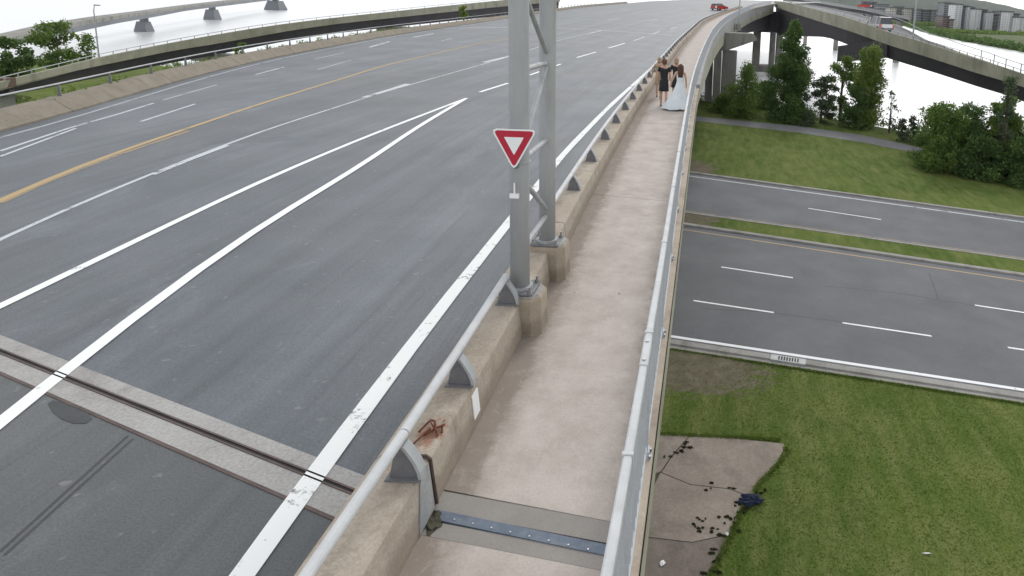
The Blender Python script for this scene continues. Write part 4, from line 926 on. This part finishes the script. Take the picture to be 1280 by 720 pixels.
# bank ground cover, and reeds of the far bank
cl = []
for x in np.arange(-130, 70, 1.1):
    s = shoreY(x)-1.2+random.uniform(-1, 1); cl.append((x, s-random.random(), GZ-.1, 1.0, .9, .5+.8*random.random()))
o = leaves(cl, 42000, .11, 'bank_undergrowth', 'leafmid', None, .3); tag(o, 'fringe of low green undergrowth along the near river bank', 'undergrowth', kind='stuff')
cl = []
for t in np.linspace(250, 1150, 300):
    x = fsx(t); cl.append((x+6+random.uniform(-3, 4), t, WZ+1.6, 5, 6, 2.0+random.random()))
o = leaves(cl, 14000, 1.0, 'far_bank_treeline', 'leafdark', None, .3); tag(o, 'dark line of low trees along the far river bank', 'treeline', kind='stuff')
o = leaves(WEED, 5200, .05, 'parapet_weeds', 'leaflight', None, .2); tag(o, 'weeds growing behind the far parapet', 'weeds', kind='stuff')
# grass tufts on the near lawn
def tufts():
    n = 60000; x = RNG.uniform(-3, 17, n); y = RNG.uniform(12.5, 25.6, n)
    yk = Le[0]+Le[1]*x-1.0
    ap_x = np.interp(y, [p[1] for p in pr[::-1]], [p[0] for p in pr[::-1]])
    ok = (y < yk) & ((y > 20.1) | (x > ap_x+.02*RNG.normal(size=n))) 
    soil = ((x+.4)/3.0)**2+((y-24.2)/2.1)**2 < 1-.6*RNG.random(n); ok &= ~(soil & (RNG.random(n) < .85))
    x, y = x[ok], y[ok]
    fx = RNG.uniform(-1, 17, 9000); fy = Le[0]+Le[1]*fx-.98-np.abs(RNG.normal(size=9000))*.07; k_ = (fx > 1.6) | (RNG.random(9000) < .3); fx, fy = fx[k_], fy[k_]
    ay = RNG.uniform(12.8, 19.6, 5000); axx = np.interp(ay, [p[1] for p in pr[::-1]], [p[0] for p in pr[::-1]])+.05*RNG.normal(size=5000)
    bx_ = RNG.uniform(-1.4, 3.2, 3500); by_ = 19.98+.05*RNG.normal(size=3500)
    nl = len(x); x = np.concatenate([x, fx, axx, bx_]); y = np.concatenate([y, fy, ay, by_]); n = len(x); an = RNG.uniform(0, 6.28, n); h = .012+.028*RNG.random(n); s = .01+.02*RNG.random(n)
    h[nl:] += .04
    c = np.stack([x, y, np.full(n, GZ)], 1); d = np.stack([np.cos(an), np.sin(an), np.zeros(n)], 1)*s[:, None]; l = RNG.normal(size=(n, 3))*.03; l[:, 2] = h
    v = np.stack([c-d, c+d, c+l], 1).reshape(-1, 3); me = bpy.data.meshes.new('grass_tufts'); me.vertices.add(n*3); me.vertices.foreach_set('co', v.ravel())
    me.loops.add(n*3); me.loops.foreach_set('vertex_index', np.arange(n*3)); me.polygons.add(n); me.polygons.foreach_set('loop_start', np.arange(n)*3); me.polygons.foreach_set('loop_total', np.full(n, 3)); me.update()
    me.materials.append(M['blade']); o = bpy.data.objects.new('grass_tufts', me); col.objects.link(o); tag(o, 'short mown grass of the near lawn', 'grass', kind='stuff')
tufts()
# weeds in the apron cracks and along its torn edge
cl = []
for path, r_ in (([(838,572),(850,563),(858,556)], .14), ([(862,606),(890,608),(912,614),(928,618)], .10), ([(860,660),(880,663),(900,668),(914,664)], .14), ([(872,655),(880,652)], .08), ([(898,648),(912,646)], .12), ([(900,690),(890,706),(884,716)], .15), ([(925,640),(938,628)], .14), ([(955,604),(932,634),(916,662)], .12)):
    for (a, b) in zip(path[:-1], path[1:]):
        pa_, pb_ = Vector(G(*a, GZ)), Vector(G(*b, GZ))
        for t in np.linspace(0, 1, max(3, int((pb_-pa_).length/.15))):
            if random.random() < .35: continue
            p = pa_.lerp(pb_, t)
            for _ in range(2): cl.append((p.x+random.gauss(0, .13), p.y+random.gauss(0, .09), GZ+.035, r_*random.uniform(.15,.8), r_*random.uniform(.1,.5), .012))
o = leaves(cl, 6500, .026, 'crack_weeds', 'weed', None, .1); tag(o, 'dark weeds growing in the cracks of the concrete apron', 'weeds', kind='stuff')
# ------------------------------------------------------------------ litter, drain, cloth
def lump(name, loc, r, mat, label, cat, seed=1, flat=.5, stretch=(1, 1), group=None, n=3):
    import bmesh
    rnd = random.Random(seed); me = bpy.data.meshes.new(name); bm = bmesh.new(); bmesh.ops.create_icosphere(bm, subdivisions=n, radius=1)
    ph = [rnd.uniform(0, 6) for _ in range(6)]
    for v_ in bm.verts:
        c = v_.co; k = 1+.28*math.sin(4*c.x+ph[0])*math.cos(5*c.y+ph[1])+.22*math.sin(9*c.y+ph[2]+5*c.z)+.12*math.sin(15*c.x+ph[3])*math.sin(13*c.y+ph[4])
        v_.co = Vector((c.x*k*r*stretch[0], c.y*k*r*stretch[1], max(-.05*r, c.z*k*r*flat)))
    bm.to_mesh(me); bm.free(); me.materials.append(M[mat]); o = bpy.data.objects.new(name, me); col.objects.link(o); o.location = loc; tag(o, label, cat, group); return o
p = G(938, 628, GZ); lump('discarded_jacket', (p[0], p[1], GZ+.06), .30, 'navy', 'crumpled navy blue jacket lying where the apron meets the lawn', 'jacket', 17, .42, (1.25, .6))
p = G(828, 706, GZ); lump('paper_litter', (p[0], p[1], GZ+.05), .07, 'white_paint', 'crumpled white litter on the apron close under the bridge edge', 'litter', 5, .5)
p = G(909, 669, GZ); lump('paper_litter', (p[0], p[1], GZ+.04), .05, 'white_paint', 'small white scrap at the torn apron edge among weeds', 'litter', 8, .4)
p = G(873, 543, GZ); lump('paper_litter', (p[0], p[1], GZ+.02), .04, 'white_paint', 'tiny white scrap on grass at the upper apron edge', 'litter', 9, .4)
p = G(1172, 481, GZ); lump('paper_litter', (p[0], p[1], GZ+.02), .07, 'white_paint', 'white scrap on grass beside the near kerb at the right', 'litter', 11, .4)
p = G(1159, 693, GZ); o = lump('paper_litter', (p[0], p[1], GZ+.04), .10, 'white_paint', 'thin white stick of litter on the open lawn', 'litter', 12, .12, (1.2, .16))
dr = empty('storm_drain', G(985, 452, GZ)); tag(dr, 'slotted grey storm drain inlet set in the near kerb', 'drain')
ang = math.atan(Le[1]); dr.rotation_euler = (0, 0, ang)
mb = MB(); mb.box(-.75, .75, -.20, .22, -.05, .112); mb.build('frame', M['cover'], dr, bevel=.01)
for k in range(8):
    mb = MB(); mb.box(-.42+k*.115, -.36+k*.115, -.14, .15, .10, .116); mb.build('slot', M['black'], dr)
q_ = WB.at(4.02, .05, 0); lump('soil_heap', (q_[0], q_[1], .0), .06, 'dirt', 'small heap of dark soil in the corner where the walkway joint meets the parapet', 'soil', 21, .35, (.8, 1.5))
for px, row in ((718, 366), (774, 367)):
    p = G(px, row, 0); lump('dropped_leaf', (p[0], p[1], .004), .014, 'walkedge', 'dark leaf scrap on the walkway %s' % ('close to the mast pedestals' if px < 750 else 'near its middle, right of the other scrap'), 'leaf litter', px, .3, n=1)
# ------------------------------------------------------------------ vehicles
def car(name, loc, rz, paint, label, cat, L=4.6, W=1.85, Hh=1.65, tail='orange', van=False):
    o = empty(name, loc, rz); tag(o, label, cat)         # local +Y is forward
    hl = L/2
    prof = [(-hl, .38), (-hl, .95), (-hl+.12, 1.0), (-hl+.5, 1.04), (hl-1.3, 1.02), (hl-.25, .86), (hl, .66), (hl, .34), (hl-.5, .25), (-hl+.4, .25)]
    mb = MB(); mb.loft([[(x*k, y*(1 if k == 1 else .985), z*(1 if k == 1 else 1) if abs(x) else z) for y, z in prof] for x, k in ((-W/2, .94), (-W/2, 1), (-W/2+.0001, 1), (W/2, 1), (W/2, .94))], True, True); mb.build('body', M[paint], o, bevel=.05)
    gl = [(-hl+.16, 1.0), (-hl+.42, Hh-.08), (-hl+.7, Hh-.01), (hl-2.1, Hh-.02), (hl-1.25, 1.0)]
    mb = MB(); mb.loft([[(sx*(W/2-.05-(z-1)*.28), y, z) for y, z in gl] for sx in (-1, -.5, .5, 1)], True, True); mb.build('glasshouse', M['glass'], o)
    mb = MB(); mb.loft([[(sx*(W/2-.21), y, z) for y, z in ((-hl+.36, Hh-.03), (-hl+.66, Hh+.012), (hl-2.15, Hh+.005), (hl-1.98, Hh-.06))] for sx in (-1, 1)]); mb.build('roof_panel', M[paint], o)
    for sx in (-1, 1):
        for y0 in (-hl+1.45, hl-2.1):
            mb = MB(); mb.tube([(sx*(W/2-.05), y0, 1.0), (sx*(W/2-.215), y0-.06, Hh-.02)], .045, 4); mb.build('pillar', M[paint], o)
        for y0 in (-hl+.85, hl-.9):
            mb = MB(); mb.tube([(sx*(W/2-.2), y0, .33), (sx*(W/2+.01), y0, .33)], .33, 18); w_ = mb.build('wheel', M['black'], o); mb = MB(); mb.tube([(sx*(W/2-.1), y0, .33), (sx*(W/2+.022), y0, .33)], .2, 12); mb.build('rim', M['galv'], w_)
        mb = MB(); mb.box(sx*(W/2-.02)-.2 if sx > 0 else -W/2+.02, W/2-.02 if sx > 0 else -W/2+.22, -hl-.03, -hl+.35, .45, .99); mb.build('tail_light', M[tail], o)
        mb = MB(); a_ = (W/2-.42) if sx > 0 else -W/2+.05; mb.box(a_, a_+.37, hl-.1, hl+.012, .6, .75); mb.build('headlight', M['white_paint'], o)
        mb = MB(); mb.box(sx*(W/2+.02)-.09, sx*(W/2+.02)+.09, hl-1.55, hl-1.4, 1.0, 1.14); mb.build('mirror', M[paint], o)
    mb = MB(); mb.box(-W/2+.05, W/2-.05, -hl-.05, -hl+.1, .3, .52); mb.build('bumper', M['galvd'], o)
    return o
i = min(range(len(T)), key=lambda k: abs(T[k][1]-88.5)); dirv = T[i-2]-T[i+2]; rz = math.atan2(-dirv[0], dirv[1])
pos = T[i]+N[i]*1.75-up*.84
cw = car('white_car', tuple(pos), rz, 'carwhite', 'white car with bright red tail lights driving up the river ramp', 'car', 5.4, 2.1, 1.95)
p = P(899, 11.5, 150); car('red_car', (p[0], p[1], roadz(p[0], p[1])+.01), math.radians(-42), 'carred', 'red car at the far end of the roadway where it bends out of sight', 'car', 4.4, 1.85, 1.55, tail='white_paint')
p = P(1082, 9.5, 238); car('red_van', (p[0], p[1]+2, P(1082, 9.5, 238)[2]), math.radians(75), 'carred', 'tiny red van on the distant viaduct at the top', 'van', 5.2, 2.0, 2.2, tail='white_paint')
# ------------------------------------------------------------------ buildings on the far bank
def tower(pa_, pb_, rt_, Y, mat, label, floors=10, win='glass', depth=18, gapw=True, cat='apartment block', roof=True, base_row=None):
    Y = Y*.68
    x0, x1 = P(pa_, 30, Y)[0], P(pb_, 30, Y)[0]; zt = P((pa_+pb_)/2, rt_, Y)[2]; z0_ = WZ+1.5
    o = empty('apartment_tower' if cat == 'apartment block' else 'low_building', ((x0+x1)/2, Y, z0_)); tag(o, label, cat, 'buildings on the far bank'); wd = (x1-x0)/2; h = zt-z0_
    mb = MB(); mb.box(-wd, wd, 0, depth, 0, h); mb.build('wall', M[mat], o)
    fh = h/floors; mb = MB(); nb = max(2, int(wd*2/2.6)); bw = wd*2/nb
    for f in range(floors):
        for k in range(nb):
            mb.box(-wd+k*bw+bw*.3, -wd+(k+1)*bw-bw*.3, -.08, .02, f*fh+fh*.36, f*fh+fh*.78)
        for k in range(max(1, int(depth/5))): mb.box(-wd-.08, -wd+.02, 1.5+k*5, 4+k*5, f*fh+fh*.3, f*fh+fh*.82)
    w_ = mb.build('windows', M['winlight' if mat == 'bwhite' else win], o); w_['kind'] = 'stuff'
    mb = MB(); 
    for f in range(1, floors): mb.box(-wd-.1, wd+.1, -.4, .0, f*fh-.08, f*fh+.08)
    b_ = mb.build('balconies', M['bwhite' if mat != 'bwhite' else 'bgrey'], o); b_['kind'] = 'stuff'
    if roof: mb = MB(); mb.box(-wd-.5, wd+.5, -.7, depth+.5, h, h+1.1); mb.build('roof', M['broof'], o)
    return o
tw = [(1178,1184.5,4,1000,'bgrey','blue grey tower at the left of the high-rise row'), (1185,1191.5,5,1010,'bdark','dark slim tower between blue grey and white towers'),
      (1192,1201,6,960,'bwhite','first white balcony tower from the left of the high-rise row'), (1201.5,1208,8,965,'bluegl','blue glazed tower right of the first white tower'),
      (1208.3,1211.5,9,955,'bwhite','narrow white stair tower between two glazed towers'), (1212,1216,10,970,'bdark','dark recessed tower left of the broad white tower'),
      (1216.3,1225,12,940,'bwhite','broad white gridded tower in the middle of the high-rise row'), (1225.3,1232.5,13,950,'bluegl','blue glazed tower joined to the broad white tower'),
      (1233,1240.5,16,935,'bwhite','last white tower of the main high-rise row'), (1241,1247.5,19,945,'bdark','dark lower tower right of the last white tower'),
      (1248,1260.5,15,1080,'bgrey','wide hazy grey tower standing back from the row'), (1261,1265,15.5,900,'bwhite','thin white tower standing alone near the right edge'),
      (1265.5,1273,18,905,'bdark','dark tower next to the thin white tower'), (1273.5,1283,22.5,880,'bwhite','white tower cut by the right picture edge')]
for a, b, r_, Y_, mt, lb in tw: tower(a, b, r_, Y_, mt, lb, 12)
lowb = [(1110,1119,10,1250,'bbeige','pale block just left of the ramp lamp post'), (1120,1128,9,1260,'bgrey','grey block behind the ramp lamp post'), (1129,1139,11,1240,'bbeige','beige block left of the lamp post pole with many windows'), (1142,1152,12,1230,'bgrey','long grey block right of the lamp post'),
        (1153,1163,13,1220,'bdark','dark mid-rise block beside the long grey block'), (1164,1170,13,1210,'bgrey','grey mid-rise block left of the beige gable block'), (1171,1177,14,1200,'bbeige','beige gable block at the foot of the towers'),
        (1178,1186,21,900,'bbrown','brown brick house group in front of the blue grey tower'), (1187,1192,25,890,'bbrown','small brown brick house in front of the dark slim tower'), (1095,1109,6,1300,'bgrey','grey block farthest left behind the viaduct'), (1078,1094,3,1350,'bdark','dark block above the distant viaduct')]
for a, b, r_, Y_, mt, lb in lowb: tower(a, b, r_, Y_, mt, lb, 6, cat='building')
# domed white shed and town trees
cl = []
for k in range(420):
    px = random.uniform(1060, 1300); Y_ = random.uniform(520, 590); X_ = (px-PPX)/F*Y_
    if X_ < fsx(Y_)+15: continue
    cl.append((X_, Y_, WZ+2, 5, 5, 1.2+2.4*random.random()**2))
for k in range(500):
    px = random.uniform(1060, 1320); Y_ = random.uniform(740, 800); X_ = (px-PPX)/F*Y_
    cl.append((X_, Y_, WZ+3, 6, 6, 3))
o = leaves(cl, 18000, 1.0, 'town_trees', 'leafmid', None, .3); tag(o, 'dark green town trees around the far bank buildings', 'trees', kind='stuff')
o = empty('domed_shed', P(1242.5, 43, 560)); tag(o, 'small white domed shed among trees below the towers', 'shed')
mb = MB(); mb.loft([[(5*math.cos(a)*math.cos(b), 5*math.sin(a)*math.cos(b), 5*math.sin(b)-3) for a in np.linspace(0, 2*math.pi, 17)[:-1]] for b in np.linspace(0, math.pi/2*.98, 7)], True, True); mb.build('dome', M['bwhite'], o)
mb = MB(); mb.box(-1, 1, -5.3, -4.0, -3, -.5); mb.build('door', M['bdark'], o)
# ------------------------------------------------------------------ people
def skin_mesh(name, verts, edges, radii, mat, parent, sub=1, root=0):
    me = bpy.data.meshes.new(name); me.from_pydata([tuple(v) for v in verts], edges, []); me.update(); me.materials.append(M[mat])
    o = bpy.data.objects.new(name, me); col.objects.link(o); o.parent = parent
    m = o.modifiers.new('skin', 'SKIN'); m.use_smooth_shade = True
    for i, r in enumerate(radii):
        s = me.skin_vertices[0].data[i]; s.radius = (r, r) if not isinstance(r, tuple) else r; s.use_root = (i == root)
    ss = o.modifiers.new('sub', 'SUBSURF'); ss.levels = sub; ss.render_levels = sub
    return o
def person(loc, rz, h, label, top, bottom, hair, hairlen, shoes, stride=.22, armL=(-.05, .12), armR=(.05, -.1), dress=False, fem=True, legs='skin'):
    o = empty('person', loc, rz); tag(o, label, 'person'); k = h/1.72
    V = []; E2 = []; Rr_ = []
    def v(x, y, z, r, p=None):
        V.append((x*k, y*k, z*k)); Rr_.append(r*k if not isinstance(r, tuple) else (r[0]*k, r[1]*k))
        if p is not None: E2.append((p, len(V)-1))
        return len(V)-1
    pel = v(0, 0, .92, (.135, .10)); wa = v(0, 0, 1.08, (.115, .085), pel); ch = v(0, .0, 1.27, (.135, .10), wa); sh = v(0, .0, 1.39, (.10, .075), ch); nk = v(0, .01, 1.46, .05, sh)
    jaw = v(0, .03, 1.53, (.058, .07), nk); hd = v(0, .02, 1.61, (.082, .10), jaw); v(0, .01, 1.68, (.065, .08), hd)
    v(0, .125, 1.575, .012, jaw)                                                        # nose
    v(.078, .01, 1.585, .013, hd); v(-.078, .01, 1.585, .013, hd)                       # ears
    legsj = []
    for s, st in ((-1, stride), (1, -stride)):
        hp = v(s*.085, 0, .86, .085, pel); kn = v(s*.09, st*.62+.03, .48, .054, hp); cf = v(s*.092, st*.72-.02, .33, .050, kn); an = v(s*.09, st-.03, .10 if st > 0 else .13, .034, cf)
        he = v(s*.09, st-.05, .05 if st > 0 else .09, .034, an); to = v(s*.10, st+.14, .035, .030, he); legsj.append((hp, kn, an, he, to))
    armj = []
    for s, (ax_, ay_) in ((-1, armL), (1, armR)):
        sd_ = v(s*.165, 0, 1.385, .052, sh); el = v(s*.20+ax_*.5*s, ay_*.4, 1.12, .038, sd_); wr = v(s*.21+ax_*s, ay_+.06, .89, .026, el)
        pm_ = v(s*.212+ax_*s, ay_+.08, .83, (.020, .034), wr); armj.append((sd_, el, wr))
        for q, (dy, ln_) in enumerate(((-.030, .062), (-.010, .075), (.010, .070), (.030, .055))):
            f1 = v(s*.213+ax_*s, ay_+.08+dy, .83-.045, .0085, pm_); v(s*.205+ax_*s, ay_+.085+dy, .83-.045-ln_*.55, .007, f1)
        t1 = v(s*.20+ax_*s, ay_+.125, .845, .010, pm_); v(s*.195+ax_*s, ay_+.145, .80, .008, t1)
    skin_mesh('body', V, E2, Rr_, 'skin', o, 1, pel)
    def clone(idx, edges, grow, name, mat, root=0, sub=1):
        ii = {a: n for n, a in enumerate(idx)}; skin_mesh(name, [V[a] for a in idx], [(ii[a], ii[b]) for a, b in edges], [tuple(r_*grow for r_ in (Rr_[a] if isinstance(Rr_[a], tuple) else (Rr_[a], Rr_[a]))) for a in idx], mat, o, sub, root)
    # top
    vs = [(0, 0, .90*k), V[wa], V[ch], V[sh]]; rr = [(.158*k, .12*k), (.145*k, .11*k), (.172*k, .125*k), (.14*k, .095*k)]; ed = [(0, 1), (1, 2), (2, 3)]
    if not dress:
        for j, (sd_, el, wr) in enumerate(armj):
            a = Vector(V[sd_]); b = Vector(V[el]); vs += [tuple(a), tuple(a.lerp(b, .6))]; rr += [(.062*k, .062*k), (.056*k, .056*k)]; n = len(vs); ed += [(3, n-2), (n-2, n-1)]
    skin_mesh('dress_bodice' if dress else 'shirt', vs, ed, rr, top, o, 1, 1)
    if dress:
        mb = MB(); rows = []
        for t in np.linspace(0, 1, 14):
            z = 1.06-t*1.0; r_ = .135+.33*t**1.3; rows.append([((r_*(1+.17*t*math.sin(a*7+1.3*math.sin(a*2)))*math.cos(a)-.17*t*t)*k, (r_*.85*(1+.09*t*math.sin(a*9+2))*math.sin(a)-.06*t*t)*k, (z+.02*t*math.sin(a*4))*k) for a in np.linspace(0, 2*math.pi, 37)[:-1]])
        mb.loft(rows, True, False); mb.build('dress_skirt', M[top], o, smooth=True)
    elif bottom:
        mb = MB(); rows = []
        for t in np.linspace(0, 1, 8):
            z = .98-t*.40; rows.append([((.142+.03*t)*(1+.02*math.sin(a*7))*math.cos(a)*k*1.05, (.112+.045*t)*math.sin(a)*k*1.05, z*k) for a in np.linspace(0, 2*math.pi, 25)[:-1]])
        mb.loft(rows, True, True); mb.build('skirt' if fem else 'shorts', M[bottom], o, smooth=True)
    # hair
    mb = MB(); rows = []; L = hairlen
    for t in np.linspace(0, 1, 12):
        z = 1.715-t*L; w_ = .115*math.sin(min(1, t*4+.12)*math.pi/2)*(1-.35*max(0, t-.5)) if L > .25 else .088*math.sin(min(1, t*2.2+.15)*math.pi/2)*(1-.5*max(0, t-.7))
        dpt = w_*1.05 if z > 1.5 else w_*.5
        back = -.01 if z > 1.52 else -.075
        rows.append([(w_*math.cos(a)*(1+.05*math.sin(a*6))*k, (back+dpt*(math.sin(a) if math.sin(a) < .35 or z > 1.64 else .35))*k, z*k) for a in np.linspace(0, 2*math.pi, 19)[:-1]])
    mb.loft(rows, True, True); mb.build('hair', M[hair], o, smooth=True)
    # shoes
    for hp, kn, an, he, to in legsj:
        skin_mesh('shoe', [V[he], tuple((Vector(V[he])+Vector(V[to]))/2), V[to]], [(0, 1), (1, 2)], [(.043*k, .043*k), (.042*k, .036*k), (.036*k, .028*k)], shoes, o, 1, 0)
    return o
def wz(x, y): t = (x-WB.X(y))/(OE.X(y)-WB.X(y)); return WB.Z(y)*(1-t)+OE.Z(y)*t
def stand(px, row):
    p = G(px, row, 0); return (p[0], p[1], wz(p[0], p[1]))
person(stand(829, 134), math.radians(2), 1.77, 'person with short auburn hair in black t-shirt and short black bottoms, walking away', 'blackcloth', 'blackcloth', 'hairauburn', .20, 'black', .20, (.02, .10), (.04, -.08), fem=False)
person(stand(849, 137), math.radians(4), 1.64, 'person with long brown hair in a full pale blue dress by the outer railing', 'dress', None, 'hairbrown', .50, 'black', .08, (.16, .10), (.02, .05), dress=True)
person(stand(844, 128), math.radians(0), 1.72, 'person in black top with sandy hair, half hidden in front of the dress wearer', 'blackcloth', 'blackcloth', 'hairblond', .24, 'black', .15, (.06, .1), (.0, .0), fem=False)
person(stand(823, 122), math.radians(-3), 1.62, 'person in tan top and black shoes half hidden next to the parapet', 'tancloth', 'tancloth', 'hairblond', .24, 'black', .2, (.12, .16), (.0, .05), fem=False)
# ------------------------------------------------------------------ thin river haze
mb = MB(); mb.box(-5000, 7000, -115, 8000, WZ-6, 75); hz = mb.build('haze', M['dirt']); hz.data.materials.clear()
hm = bpy.data.materials.new('haze'); hm.use_nodes = True; t = hm.node_tree; t.nodes.clear(); pv = t.nodes.new('ShaderNodeVolumePrincipled'); pv.inputs['Color'].default_value = (.86,.90,.95,1); pv.inputs['Density'].default_value = .00004; pv.inputs['Anisotropy'].default_value = .2
ou = t.nodes.new('ShaderNodeOutputMaterial'); t.links.new(pv.outputs[0], ou.inputs['Volume']); hz.data.materials.append(hm); hz['kind'] = 'stuff'; hz['label'] = 'thin pale haze over the whole place'; hz['category'] = 'haze'
